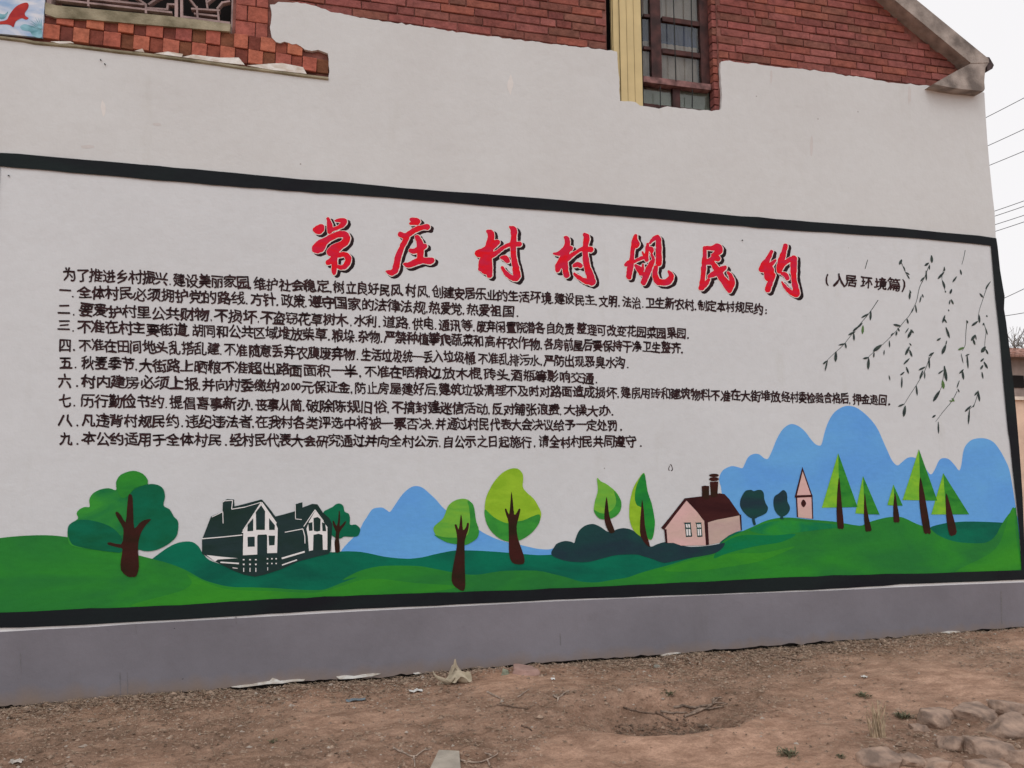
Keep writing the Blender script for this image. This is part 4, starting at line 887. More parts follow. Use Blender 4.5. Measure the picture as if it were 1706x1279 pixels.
for bi, (stem, leaves) in enumerate(BR):
    mb = MB(); k = 0
    st = smooth_loop(stem, 4, closed=False) if len(stem) > 2 else [np.array(p, float) for p in stem]
    for i, (a, b) in enumerate(zip(st[:-1], st[1:])):
        d = np.array(b)-np.array(a); d /= np.linalg.norm(d); nn = np.array([-d[1], d[0]])*(1.9-1.0*i/len(st))
        V = [P(*p) for p in cc(CW, [tuple(a+nn), tuple(b+nn), tuple(b-nn), tuple(a-nn)])]
        mb.add([(v[0], -0.0022-0.00003*i, v[2]) for v in V], [(0, 1, 2, 3)])
    for lf in leaves:
        x0, y0, x1, y1, w = lf[:5]; w *= 1.35; m_ = lf[5] if len(lf) > 5 else 0
        d = np.array([x1-x0, y1-y0], float); L_ = np.linalg.norm(d); d /= L_; nn = np.array([-d[1], d[0]])
        pts = []
        for t, ww in ((0, .12), (.25, .38), (.5, .5), (.75, .46), (.93, .22)): pts.append(np.array([x0, y0])+d*L_*t+nn*w*ww)
        pts.append(np.array([x1, y1])+d*2)
        for t, ww in ((.93, .22), (.75, .46), (.5, .5), (.25, .38), (0, .12)): pts.append(np.array([x0, y0])+d*L_*t-nn*w*ww)
        V = [P(*p) for p in cc(CW, [tuple(p) for p in pts])]; k += 1
        mb.add([(v[0], -0.0032-0.0001*k, v[2]) for v in V], [tuple(range(len(V)))], m_)
    mb.build('painted_willow_branch', wil, mural)

# ---- brush lettering of the heading: variable-width strokes merged on a fine grid
def brush_layer(name, strokes, c, grow, shift, layer, mat, parent, seed=0, step=6.0):
    xs_ = np.arange(20, 1120, step); ys_ = np.arange(30, 1240, step)
    XX, YY = np.meshgrid(xs_, ys_); D = np.full(XX.shape, 1e9)
    for s in strokes:
        q = smooth_loop([p[:3] for p in s], 6, closed=False) if len(s) > 1 else [np.array(s[0], float)]*2
        for a, b in zip(q[:-1], q[1:]):
            d = b[:2]-a[:2]; L2 = max(1e-6, d@d)
            t = np.clip(((XX-shift[0]-a[0])*d[0]+(YY-shift[1]-a[1])*d[1])/L2, 0, 1)
            dist = np.hypot(XX-shift[0]-a[0]-t*d[0], YY-shift[1]-a[1]-t*d[1])-(a[2]+(b[2]-a[2])*t)/2
            D = np.minimum(D, dist)
    D = D-grow+fbm(XX+shift[0], YY+shift[1], [(0.02, 12), (0.06, 6)], seed)
    V = []; Fc = []
    def vert(x, y):
        w = P(c[0]+x/c[2], c[1]+y/c[2]); V.append((w[0], -0.0008*layer, w[2])); return len(V)-1
    ny_, nx_ = D.shape
    for j in range(ny_-1):
        i = 0
        while i < nx_-1:
            s4 = [D[j, i], D[j, i+1], D[j+1, i+1], D[j+1, i]]
            if min(s4) >= 0: i += 1; continue
            if max(s4) < 0:
                k = i
                while k < nx_-1 and D[j, k+1] < 0 and D[j+1, k+1] < 0: k += 1
                Fc.append((vert(xs_[i], ys_[j]), vert(xs_[k], ys_[j]), vert(xs_[k], ys_[j+1]), vert(xs_[i], ys_[j+1]))); i = k; continue
            pc = [(xs_[i], ys_[j]), (xs_[i+1], ys_[j]), (xs_[i+1], ys_[j+1]), (xs_[i], ys_[j+1])]; poly = []
            for k in range(4):
                a, b = s4[k], s4[(k+1) % 4]
                if a < 0: poly.append(pc[k])
                if (a < 0) != (b < 0):
                    t = a/(a-b); poly.append((pc[k][0]+(pc[(k+1) % 4][0]-pc[k][0])*t, pc[k][1]+(pc[(k+1) % 4][1]-pc[k][1])*t))
            if len(poly) >= 3: Fc.append(tuple(vert(*p) for p in poly))
            i += 1
    return mk(name, V, Fc, mat, parent)
ZS = 1172/110.0
TITLE = [((510, 350), [[(165, 345, 85), (225, 345, 160), (262, 315, 120)], [(388, 150, 45), (412, 230, 80), (420, 320, 100), (415, 385, 70)], [(430, 360, 70), (520, 325, 60), (600, 290, 70), (660, 240, 95), (675, 195, 90), (600, 178, 70), (520, 188, 35)],
         [(165, 690, 130), (235, 650, 200), (320, 560, 120), (430, 495, 105), (560, 430, 100), (680, 430, 110), (722, 490, 110), (690, 565, 120), (600, 630, 130), (500, 700, 170), (440, 740, 150)], [(490, 720, 160), (500, 850, 110), (500, 1000, 95), (495, 1115, 60)], [(470, 850, 60), (395, 930, 90)], [(560, 800, 80), (680, 785, 80), (745, 850, 100), (725, 950, 100), (650, 1015, 80), (570, 1005, 60)]]),
         ((630, 350), [[(575, 160, 40), (640, 190, 110), (690, 205, 110)], [(580, 235, 50), (660, 225, 80)], [(395, 430, 85), (480, 460, 100), (560, 410, 90), (680, 340, 85), (800, 300, 80), (870, 300, 95)], [(500, 500, 100), (440, 620, 90), (370, 780, 100), (330, 930, 105), (300, 1060, 110), (230, 1110, 90), (150, 1085, 35)],
                       [(690, 480, 80), (735, 580, 105), (745, 700, 110), (750, 850, 110)], [(575, 718, 60), (640, 725, 90), (730, 690, 90), (830, 640, 75)], [(465, 955, 45), (540, 975, 90), (660, 925, 110), (780, 890, 100), (900, 905, 115), (950, 895, 95)]]),
         ((780, 365), [[(345, 215, 50), (400, 250, 105), (400, 350, 110), (380, 450, 130), (350, 600, 170), (345, 700, 150)], [(155, 605, 85), (210, 605, 135), (330, 545, 130), (450, 450, 120), (510, 410, 95)], [(300, 650, 120), (250, 780, 130), (225, 880, 95)], [(340, 700, 160), (360, 850, 130), (375, 990, 95)], [(250, 890, 90), (320, 920, 130)], [(400, 650, 100), (480, 610, 80), (560, 550, 60), (650, 490, 60), (740, 450, 60)],
                       [(745, 140, 45), (805, 190, 100), (810, 300, 100), (800, 450, 105), (800, 600, 100), (820, 750, 100), (850, 900, 120), (860, 1010, 130)], [(780, 450, 80), (900, 445, 90)], [(850, 1050, 105), (760, 1030, 85), (670, 960, 75), (600, 860, 45)], [(585, 680, 50), (650, 690, 90), (700, 740, 75)]]),
         ((910, 375), [[(325, 215, 40), (370, 250, 90), (370, 350, 90), (350, 450, 125), (310, 600, 140), (330, 750, 110), (360, 890, 90)], [(140, 505, 35), (220, 505, 75), (320, 450, 110), (425, 410, 90)], [(290, 600, 120), (220, 720, 110), (200, 790, 90)], [(370, 600, 90), (470, 520, 65), (560, 460, 60), (650, 420, 70)], [(675, 165, 55), (715, 220, 105), (700, 330, 90), (690, 450, 100), (700, 600, 100), (730, 750, 110), (780, 900, 130), (810, 1000, 125)],
                       [(680, 430, 90), (785, 430, 100)], [(800, 1010, 120), (690, 990, 85), (580, 930, 65), (500, 860, 45)], [(490, 720, 55), (560, 695, 85), (605, 720, 70)]]),
         ((1030, 380), [[(305, 135, 55), (280, 250, 90), (250, 400, 70), (235, 550, 80), (210, 700, 105), (185, 865, 85)], [(140, 650, 60), (190, 600, 60), (240, 610, 70)], [(310, 225, 70), (350, 285, 55), (325, 335, 30)], [(260, 600, 55), (370, 550, 55), (450, 520, 55)], [(310, 665, 45), (385, 740, 110), (405, 800, 90)], [(520, 285, 40), (505, 400, 60), (500, 560, 65)], [(550, 350, 30), (585, 375, 75), (590, 420, 50)],
                        [(560, 260, 35), (640, 180, 70), (700, 170, 80), (715, 260, 90), (715, 450, 100), (715, 620, 105)], [(590, 470, 40), (620, 560, 60), (560, 680, 100), (500, 820, 110), (445, 965, 90)], [(665, 700, 75), (650, 800, 90), (690, 930, 110), (800, 965, 105), (900, 930, 110), (935, 850, 90), (895, 770, 40)], [(430, 420, 25), (470, 530, 45)], [(435, 640, 25), (430, 740, 60)]]),
         ((1150, 390), [[(250, 240, 55), (250, 400, 70), (235, 600, 80), (220, 780, 80), (200, 930, 95)], [(250, 235, 50), (380, 255, 75), (480, 225, 110), (505, 300, 120), (400, 370, 60)], [(320, 470, 60), (400, 430, 80), (480, 430, 100)], [(265, 515, 60), (400, 500, 60)], [(400, 520, 80), (480, 640, 110), (560, 780, 115), (650, 900, 140), (690, 990, 95)], [(330, 750, 55), (440, 690, 100), (560, 625, 100), (615, 590, 65)], [(700, 950, 110), (740, 850, 95), (710, 740, 65), (670, 680, 40)], [(195, 950, 95), (270, 880, 85), (325, 810, 55)]]),
         ((1250, 390), [[(370, 310, 55), (320, 420, 80), (240, 550, 120), (185, 630, 75)], [(220, 630, 95), (320, 580, 90), (400, 500, 65), (440, 465, 40)], [(320, 640, 180), (330, 760, 160)], [(400, 720, 85), (350, 850, 100), (305, 985, 95)], [(620, 205, 75), (590, 320, 90), (550, 450, 110), (520, 580, 105), (510, 655, 80)], [(540, 620, 55), (600, 520, 70), (700, 450, 80), (765, 440, 95)], [(770, 430, 105), (765, 600, 105), (770, 800, 90), (800, 950, 110), (820, 1050, 115)], [(810, 1070, 95), (700, 1020, 75), (620, 940, 55), (560, 850, 25)], [(560, 700, 50), (620, 720, 85), (655, 780, 70)]])]
redp = paintm('heading_red', (172, 16, 28), (158, 26, 52), scale=9, var=0.1)
halo = paintm('heading_halo', (206, 168, 168), (190, 180, 170), scale=14)
shad = paintm('heading_black', (34, 22, 24), (26, 20, 22))
for ti, (o_, st) in enumerate(TITLE):
    c = (o_[0], o_[1], ZS); t = pivot('heading_character', P(o_[0]+50, o_[1]+60), mural)
    brush_layer('drop_shadow', st, c, 20, (52, 38), 2.0, shad, t, ti)
    brush_layer('outline', st, c, 15, (4, 3), 3.0, halo, t, ti)
    brush_layer('brush_stroke', st, c, 4, (0, 0), 4.2, redp, t, ti)

# ---- handwritten lines
fcu = {}
def glyph(ch):
    if ch in fcu: return fcu[ch]
    cu = bpy.data.curves.new('g', 'FONT'); cu.body = ch; cu.size = 1.0; cu.resolution_u = 2; cu.fill_mode = 'FRONT'
    o = bpy.data.objects.new('g', cu); COL.objects.link(o)
    dg = bpy.context.evaluated_depsgraph_get(); dg.update(); me = bpy.data.meshes.new_from_object(o.evaluated_get(dg))
    V = np.array([v.co[:2] for v in me.vertices]) if len(me.vertices) else np.zeros((0, 2)); Fc = [tuple(p.vertices) for p in me.polygons]
    bpy.data.objects.remove(o); bpy.data.curves.remove(cu); bpy.data.meshes.remove(me)
    fcu[ch] = (V, Fc); return fcu[ch]
ref, _ = glyph('国'); g0 = ref.min(0); g1 = ref.max(0)
ink = paintm('ink_black', (46, 30, 32), (34, 24, 26), scale=8)
LINES = [
 ([(105, 457), (547, 478), (669, 484), (919, 497), (1270, 514)], [('为了推进乡村振兴', 105, 281), ('.', 281, 288), ('建设美丽家园', 288, 415), (',', 415, 421), ('维护社会稳定', 422, 548), (',', 549, 555), ('树立良好民风', 556, 669), ('.', 669, 674), ('村风', 675, 712), (',', 713, 719), ('创建安居乐业的生活环境', 720, 919), ('.', 919, 924), ('建设民主', 924, 991), ('.', 991, 997), ('文明', 998, 1028), (',', 1029, 1035), ('法治', 1036, 1068), ('.', 1069, 1074), ('卫生新农村', 1075, 1156), ('.', 1157, 1162), ('制定本村规民约', 1163, 1271), (':', 1273, 1281)]),
 ([(100, 485), (390, 497), (560, 505), (856, 519)], [('一', 99, 119), ('.', 119, 126), ('全体村民必须拥护党的路线', 129, 408), ('.', 409, 415), ('方针', 416, 460), ('.', 460, 466), ('政策', 468, 508), ('.', 508, 513), ('遵守国家的法律法规', 514, 710), (',', 710, 714), ('热爱党', 714, 770), (',', 770, 776), ('热爱祖国', 777, 857), ('.', 860, 866)]),
 ([(97, 515), (349, 525), (580, 534), (787, 543), (956, 548), (1142, 556)], [('二', 97, 118), ('.', 120, 128), ('要爱护村里公共财物', 131, 349), (',', 350, 356), ('不损坏', 357, 429), (',', 429, 434), ('不盗窃花草树木', 434, 580), (',', 582, 589), ('水利', 590, 629), ('.', 630, 636), ('道路', 638, 680), (',', 681, 685), ('供电', 686, 723), ('.', 724, 729), ('通讯等', 730, 787), (',', 788, 793), ('废弃闲置院潜各自负责', 794, 957), ('整理可改变花园菜园果园', 961, 1143), ('.', 1144, 1150)]),
 ([(97, 542), (311, 550), (544, 558), (899, 573), (1133, 580)], [('三', 97, 118), ('.', 119, 127), ('不准在村主要街道', 129, 312), ('.', 312, 318), ('胡同和公共区域堆放柴草', 319, 545), ('.', 546, 552), ('粮垛', 553, 592), ('.', 592, 597), ('杂物', 597, 634), ('.', 634, 639), ('严禁种植攀爬蔬菜和高杆农作物', 640, 900), (',', 900, 905), ('各房前屋后要保持干净卫生整齐', 906, 1134), (',', 1134, 1140)]),
 ([(99, 574), (365, 582), (591, 591), (800, 597), (1041, 605)], [('四', 99, 120), ('.', 121, 128), ('不准在田间地头乱搭乱建', 131, 366), ('.', 366, 372), ('不准随意丢弃农膜废弃物', 373, 592), ('.', 593, 600), ('生活垃圾统一丢入垃圾桶', 601, 791), (',', 791, 795), ('不准乱排污水', 796, 900), (',', 900, 905), ('严防出现恶臭水沟', 906, 1042), ('.', 1043, 1050)]),
 ([(99, 603), (300, 610), (595, 619), (800, 623), (989, 630)], [('五', 99, 122), ('.', 123, 131), ('秋麦季节', 135, 225), (',', 225, 231), ('大街路上晒粮不准超出路面面积一半', 232, 596), (',', 597, 605), ('不准在晒粮边', 606, 734), ('放木棍', 738, 801), (',', 801, 805), ('砖头', 806, 847), (',', 847, 851), ('酒瓶等影响交通', 852, 990), ('.', 991, 998)]),
 ([(97, 634), (331, 640), (582, 646), (800, 650), (1028, 654), (1299, 661), (1477, 667)], [('六', 97, 120), ('.', 126, 133), ('村内建房必须上报', 135, 331), (',', 331, 336), ('并向村委缴纳', 336, 466), ('2000', 467, 501), ('元保证金', 502, 583), (',', 583, 590), ('防止房屋建好后', 591, 727), (',', 727, 731), ('建筑垃圾清理不及时对路面造成损坏', 732, 1028), (',', 1028, 1033), ('建房用砖和建筑物料不准在大街堆放', 1034, 1300), ('经村委检验合格后', 1302, 1414), (',', 1414, 1419), ('押金退回', 1420, 1478), ('.', 1479, 1485)]),
 ([(99, 667), (350, 672), (643, 679), (1016, 684)], [('七', 99, 119), ('.', 121, 129), ('历行勤俭节约', 134, 274), ('.', 275, 281), ('提倡喜事新办', 282, 417), (',', 417, 424), ('丧事从简', 425, 504), ('.', 504, 509), ('破除陈规旧俗', 510, 644), (',', 644, 651), ('不搞封建迷信活动', 652, 813), (',', 813, 818), ('反对铺张浪费', 819, 932), (',', 932, 938), ('大操大办', 939, 1017), ('.', 1018, 1024)]),
 ([(96, 700), (420, 703), (719, 706), (1029, 709)], [('八', 96, 121), ('.', 126, 134), ('凡违背村规民约', 136, 300), ('.', 301, 308), ('违纪违法者', 309, 420), (',', 420, 425), ('在我村各类评选中将被一票否决', 426, 719), (',', 719, 725), ('并通过村民代表大会决议给予一定处罚', 726, 1030), ('.', 1032, 1039)]),
 ([(99, 731), (369, 733), (730, 736), (1059, 736)], [('九', 99, 121), ('.', 126, 134), ('本公约适用于全体村民', 137, 370), ('.', 374, 381), ('经村民代表大会研究通过并向全村公示', 383, 731), (',', 731, 736), ('自公示之日起施行', 738, 886), (',', 888, 895), ('请全村村民共同遵守', 897, 1060), ('.', 1065, 1072)]),
 ([(1373, 466), (1518, 476)], [('(', 1372, 1382), ('人居', 1387, 1428), ('环', 1434, 1453), ('境篇', 1457, 1500), (')', 1500, 1510)]),
]
def interp(an, x):
    for a, b in zip(an[:-1], an[1:]):
        if x <= b[0]: break
    t = (x-a[0])/(b[0]-a[0]); return a[1]+(b[1]-a[1])*t, (b[1]-a[1])/(b[0]-a[0])
rl = random.Random(11)
for li, (an, segs) in enumerate(LINES):
    mb = MB(); small = li == 10
    for s, xa, xb in segs:
        n = len(s); cw = (xb-xa)/n
        for k, ch in enumerate(s):
            x0 = xa+cw*k; xm = x0+cw/2; yc, slope = interp(an, xm)
            hh = 22.6-(xm-100)*0.0036 if not small else 21
            if ch in '.,:':
                for yo in ((hh*0.36,) if ch != ':' else (hh*0.1, hh*0.4)):
                    r = 1.6+rl.uniform(-.2, .5); q = []
                    for a in range(7):
                        an_ = a/7*2*math.pi; q.append((xm+r*math.cos(an_)*rl.uniform(.8, 1.1)-1, yc+yo+r*math.sin(an_)*rl.uniform(.8, 1.15)))
                    if ch == ',': q[1] = (q[1][0]-1.2, q[1][1]+2.2)
                    V = [P(*p) for p in q]; mb.add([(v[0], -0.0030, v[2]) for v in V], [tuple(range(7))])
                continue
            V, Fc = glyph(ch)
            if not len(V): continue
            if ch in '2000()':
                a0 = V.min(0); a1 = V.max(0); U = (V-a0)/(a1-a0); sc = 0.92 if ch not in '()' else 0.5
                hgt = 0.62 if ch not in '()' else 1.0
            else: U = (V-g0)/(g1-g0); sc = 0.93; hgt = 1.0
            sc *= 0.93; ang = rl.gauss(0, 0.04); wj = rl.uniform(-.05, .05); sx = cw*sc*(1+rl.uniform(-.05, .04)); sy = hh*hgt*(0.93+rl.uniform(-.06, .05))
            if ch in '一二三': sy = hh*0.8
            dx, dy = rl.gauss(0, .35), rl.gauss(0, .6)
            pts = []
            for u, v in U:
                u += 0.048*math.sin(v*7+k*1.7+li)+wj*(v-.5); v += 0.048*math.sin(u*6.3+k*2.9+li)
                a = (u-.5)*sx; b = (.5-v)*sy
                pts.append((xm+dx+a*math.cos(ang)-b*math.sin(ang), yc+dy+a*slope+a*math.sin(ang)+b*math.cos(ang)))
            bo = 0.029*hh*rl.uniform(.75, 1.15)
            for bi_, (ox, oy) in enumerate(((-1, -.5), (1, .5), (-.5, 1), (.5, -1), (0, 0))):
                W_ = [P(p[0]+ox*bo, p[1]+oy*bo) for p in pts]; yy = -0.0030-0.00012*bi_
                mb.add([(w[0], yy, w[2]) for w in W_], Fc)
    o = mb.build('text_line', ink, mural)
ringc = (1117, 779.5)
mb = MB(); V = []
for k in range(14):
    a = k/14*2*math.pi; r0 = 1.0+0.15*math.sin(3*a)
    V += [P(ringc[0]+3.6*r0*math.cos(a), ringc[1]+5.8*r0*math.sin(a)), P(ringc[0]+2.4*r0*math.cos(a), ringc[1]+4.4*r0*math.sin(a))]
mb.add([(v[0], -0.003, v[2]) for v in V], [(2*i, 2*((i+1) % 14), 2*((i+1) % 14)+1, 2*i+1) for i in range(14) if i not in (3, 4, 9)])
mb.build('painted_mark', ink, mural)
# old nails left in the plaster
for (x, y) in ((15, 292.5), (168, 100), (175, 107), (291, 1046), (1236, 400), (305, 1130)):
    p = P(x, y); mb = MB(); mb.tube([(p[0], 0.004, p[2]), (p[0]+.001, -0.012, p[2]-.002)], [0.004, 0.005], 6); mb.build('nail', MT['iron'], house)
smg = plaster('trowel_patch', (0.645, 0.63, 0.625, 1), (0.61, 0.59, 0.58, 1), False)
smg2 = plaster('pale_patch', (0.76, 0.745, 0.725, 1), (0.70, 0.685, 0.67, 1), False)
for (x, y, w, h, mm) in ((145, 244, 13, 3.5, smg), (172, 180, 4, 14, smg2), (850, 140, 5, 16, smg2), (1285, 126, 2, 14, smg), (1515, 158, 3, 16, smg), (1352, 246, 3, 18, smg), (262, 207, 8, 3, smg)):
    q = smooth_loop([(x+w*math.cos(a)*random.uniform(.7, 1.1), y+h*math.sin(a)*random.uniform(.6, 1.2)) for a in np.linspace(0, 2*math.pi, 10)[:-1]], 3)
    V = [P(*p) for p in q]; mk('plaster_patch', [(v[0], -0.0006, v[2]) for v in V], [tuple(range(len(V)))], mm, house)
def crack(pts, w):
    mb = MB(); q = rough_edge(pts, 1.2, 4)
    for i, (a, b) in enumerate(zip(q[:-1], q[1:])):
        ww = w*(1-abs(2*i/len(q)-1)**2*.7); V = [P(a[0], a[1]-ww), P(b[0], b[1]-ww), P(b[0], b[1]+ww), P(a[0], a[1]+ww)] if abs(b[0]-a[0]) > abs(b[1]-a[1]) else [P(a[0]-ww, a[1]), P(b[0]-ww, b[1]), P(b[0]+ww, b[1]), P(a[0]+ww, a[1])]
        mb.add([(v[0], -0.0009, v[2]) for v in V], [(0, 1, 2, 3)])
    mb.build('hairline_crack', paintm('crack_dirt', (128, 122, 116), (140, 134, 128)), house)
# paint runs on the grey foot and hairline scratches
run = paintm('paint_run', (84, 84, 86), (96, 92, 96), scale=20); runw = paintm('white_run', (150, 150, 150), (128, 128, 130), scale=20)
for (x, y0, y1, w, m_) in ((226, 1040, 1056, .7, run), (393, 1026, 1040, .8, run), (200, 1120, 1160, .8, run), (212, 1120, 1158, .6, run), (34, 1088, 1120, .8, run), (933, 1055, 1075, .9, run), (1668, 985, 1040, 1.2, run), ):
    V = [P(x-w, y0, -.0125), P(x+w, y0, -.0125), P(x+w*.6+1, y1, -.0125), P(x-w*.6+1, y1, -.0125)]
    o = mk('paint_run', [(v[0], -0.0132, v[2]) for v in V], [(0, 1, 2, 3)], m_, house)

# ============================================================ BEYOND THE CORNER
# neighbour's yard wall and tiled shed
def block_px(px0, py_top, px1, yp, depth, zb=-0.5):
    a = P(px0, py_top, yp); b = P(px1, py_top, yp); return a[0], b[0], a[2], b[2]
x0, x1, zt, _ = block_px(1660, 660, 1706, 5.0, 0.3)
yw = empty('yard_wall', (x0, 5.0, 0), 'tan rendered yard wall right of the house corner, below the tiled shed', 'wall')
mb = MB(); mb.box(x0-1.5, x1+9, 5.0, 5.24, -0.4, zt-0.06); mb.build('wall', MT['tanwall'], yw)
mb = MB(); mb.box(x0-1.5, x1+9, 4.95, 5.29, zt-0.06, zt); mb.build('coping', mat_basic('pale_coping', wc(190, 168, 156), 0.9, 0.1, 5, .3), yw)
YS = 11.0
sx0 = P(1655, 600, YS)[0]; sx1 = P(1706, 600, YS)[0]+6; ez = P(1694, 592, YS)[2]; rz = P(1694, 563, YS+0.0)[2]
sh = empty('shed', (sx0, YS, 0), 'low grey-brown shed with a red tiled roof, seen past the right edge of the house', 'shed')
mb = MB(); mb.box(sx0, sx1, YS, YS+3.5, -0.4, ez); mb.build('wall', MT['greywall'], sh)
wa = P(1686, 645.5, YS); wb = P(1699, 625.5, YS)
mb = MB(); mb.box(wa[0], wb[0]+.1, YS-.03, YS+.0, wa[2], wb[2]); mb.build('window', MT['dark'], sh)
rf = MB(); rw = (rz-ez)*1.15; nrow = 5
for r_ in range(nrow):
    for k in range(int((sx1-sx0+0.6)/0.24)):
        xx = sx0-0.3+k*0.24; yb_ = YS-0.35+r_*0.42; zb_ = ez-0.06+rw*r_/nrow+random.uniform(-.015, .015)
        seg = [(xx+0.12+0.115*math.cos(a), 0.05*math.sin(a)) for a in np.linspace(math.pi, 0, 5)]
        V = [(x, yb_, zb_+z) for x, z in seg]+[(x, yb_+0.46, zb_+rw/nrow+z-0.02) for x, z in seg]
        rf.add(V, [(i, i+1, i+6, i+5) for i in range(4)])
        V = [(x, yb_, zb_+z) for x, z in seg]+[(x, yb_, zb_-0.03) for x, z in seg]; rf.add(V, [(i, i+5, i+6, i+1) for i in range(4)])
tag(rf.build('roof_tiles', MT['rooftile'], sh), kind='stuff')
mb = MB(); mb.prism([(sx0-.3, ez-.1), (sx1, ez-.1), (sx1, ez-.04), (sx0-.3, ez-.04)], YS-.3, YS+3.6); mb.build('eave', MT['greywall'], sh)

def bare_tree(name, base, h, seed, label, spread=1.0):
    t = empty(name, base, label, 'tree', 'bare trees beyond the shed'); r = random.Random(seed)
    tr = MB(); tw = MB()
    def grow(p, d, L_, rad, lev):
        pts = [Vector(p)]; n = 5
        for i in range(n):
            d = (d+Vector((r.gauss(0, .13), r.gauss(0, .13), r.gauss(0.03, .08)))).normalized(); pts.append(pts[-1]+d*L_/n)
        rads = [max(0.0075, rad*(1-0.4*i/n)) for i in range(n+1)]
        (tr if lev < 2 else tw).tube(pts, rads, 6 if lev < 2 else 3)
        if lev >= 5: return
        for k in range(r.choice((4, 4, 5)) if lev else 8):
            q = pts[r.randint(2, n)]; a = r.uniform(0, 6.28); tilt = r.uniform(.35, .95)*spread
            s_ = d.cross(Vector((math.cos(a), math.sin(a), .2))).normalized(); nd = (d*math.cos(tilt)+s_*math.sin(tilt)+Vector((0, 0, .12))).normalized()
            grow(q, nd, L_*r.uniform(.55, .78), rads[-1]*r.uniform(.55, .9), lev+1)
    grow(Vector(base), Vector((0, 0, 1)), h*0.38, h*0.017, 0)
    tr.build('trunk', MT['bark'], t, smooth=True); tag(tw.build('twigs', MT['bark'], t), kind='stuff')
    return t
b1 = R(1703, 620, 26); bare_tree('bare_tree', (b1[0], b1[1], 0), 7.4, 5, 'leafless tree with fine grey twigs behind the shed roof, nearer the house corner', 1.15)
b2 = R(1745, 620, 34); bare_tree('bare_tree', (b2[0], b2[1], 0), 8.2, 9, 'leafless tree farther right, its outer twigs crossing the right picture edge', 1.1)

wires = [((1640, 197), (1706, 163), 'topmost thin wire leaving the house corner towards the right'), ((1645, 243), (1706, 215), 'second thin wire from the top, well below the topmost one'), ((1649, 275), (1706, 251.5), 'third wire from the top, the lowest of the upper three'),
         ((1655.5, 352), (1706, 334.5), 'upper wire of the close bundle of four above the mural corner'), ((1657, 360), (1706, 343.5), 'second wire of the close bundle of four above the mural corner'), ((1658, 374), (1706, 358.5), 'third wire of the close bundle of four above the mural corner'), ((1659, 385), (1706, 369.5), 'lowest wire of the close bundle of four above the mural corner'),
         ((1672, 497), (1706, 481), 'thin wire crossing the bare twigs, higher of the lowest two'), ((1675, 526), (1706, 521), 'thin wire just over the shed roof, lowest of them all')]
for (a, b, lab) in wires:
    dA = 26.0; dB = dA*(745-a[1])/(745-b[1])
    A = Vector(R(a[0], a[1], dA)); B = Vector(R(b[0], b[1], dB)); d = B-A
    mb = MB(); pts = []
    for t in np.linspace(-2.0, 9.0, 23):
        p = A+d*t; p.z += 0.010*(t*(t-1)); pts.append(p)
    mb.tube(pts, 0.011, 5); o = mb.build('power_line', MT['cable']); tag(o, lab, 'wire', 'overhead wires right of the house')

# ============================================================ THINGS ON THE EARTH
def onG(px, py, dz=0.0):
    r = M@_ray(px, py); t0 = (0.12-CAMH)/r[2]; t1 = (-0.30-CAMH)/r[2]
    T = np.linspace(t0, t1, 260); X = CAM[0]+T*r[0]; Y = CAM[1]+T*r[1]; Z = CAM[2]+T*r[2]
    g = (ground_z(X[None], Y[None])+relief(X[None], Y[None]))[0]; k = int(np.argmax(Z <= g)) if (Z <= g).any() else 130
    return Vector((X[k], Y[k], g[k]+dz))
def dist(p): return (Vector(p)-Vector(CAM)).length
stone_m = mat_basic('field_stone', (0.45, 0.315, 0.24, 1), 0.95, 0, 13, 1.0, 55, col2=(0.20, 0.145, 0.115, 1), detail=12)
def rock(name, px, py, wpx, hpx, lab, cat='stone', group=None, mat=None, seed=0, box=0.45, dep=0.8, tilt=0.0, yaw=None):
    p = onG(px, py); s = dist(p)/F; w = wpx*s; h = hpx*s
    r = random.Random(seed); bm = bmesh.new(); bmesh.ops.create_icosphere(bm, subdivisions=4, radius=1.0)
    sv = Vector((seed*3.1, seed*1.7, 0.3)); planes = [(Vector((r.gauss(0, 1), r.gauss(0, 1), r.gauss(0.2, .7))).normalized(), r.uniform(.55, .82)) for _ in range(9)]+[(Vector((r.gauss(0, .15), r.gauss(0, .15), 1)).normalized(), .52)]
    for v in bm.verts:
        c = v.co.copy(); m_ = max(abs(c.x), abs(c.y), abs(c.z)); c = c*(1-box)+c/m_*box*0.8
        for pn, pd in planes:
            dd = c.dot(pn)-pd
            if dd > 0: c -= pn*dd*0.93
        c *= 1+0.16*noise.noise(c*1.3+sv)+0.09*noise.noise(c*3.4+sv)+0.035*noise.noise(c*9+sv)+0.02*noise.noise(c*22+sv)
        v.co = Vector((c.x*w*.5, c.y*w*.5*dep, c.z*h*0.75))
    me = bpy.data.meshes.new(name); bm.to_mesh(me); bm.free(); me.materials.append(mat or stone_m)
    me.polygons.foreach_set('use_smooth', [True]*len(me.polygons))
    o = bpy.data.objects.new(name, me); _link(o, None, (p.x, p.y, p.z-h*0.02)); o.rotation_euler = (r.uniform(-.12, .12)+tilt, r.uniform(-.1, .1), yaw if yaw is not None else r.uniform(-.5, .5))
    return tag(o, lab, cat, group)
gS = 'stones at the lower right'
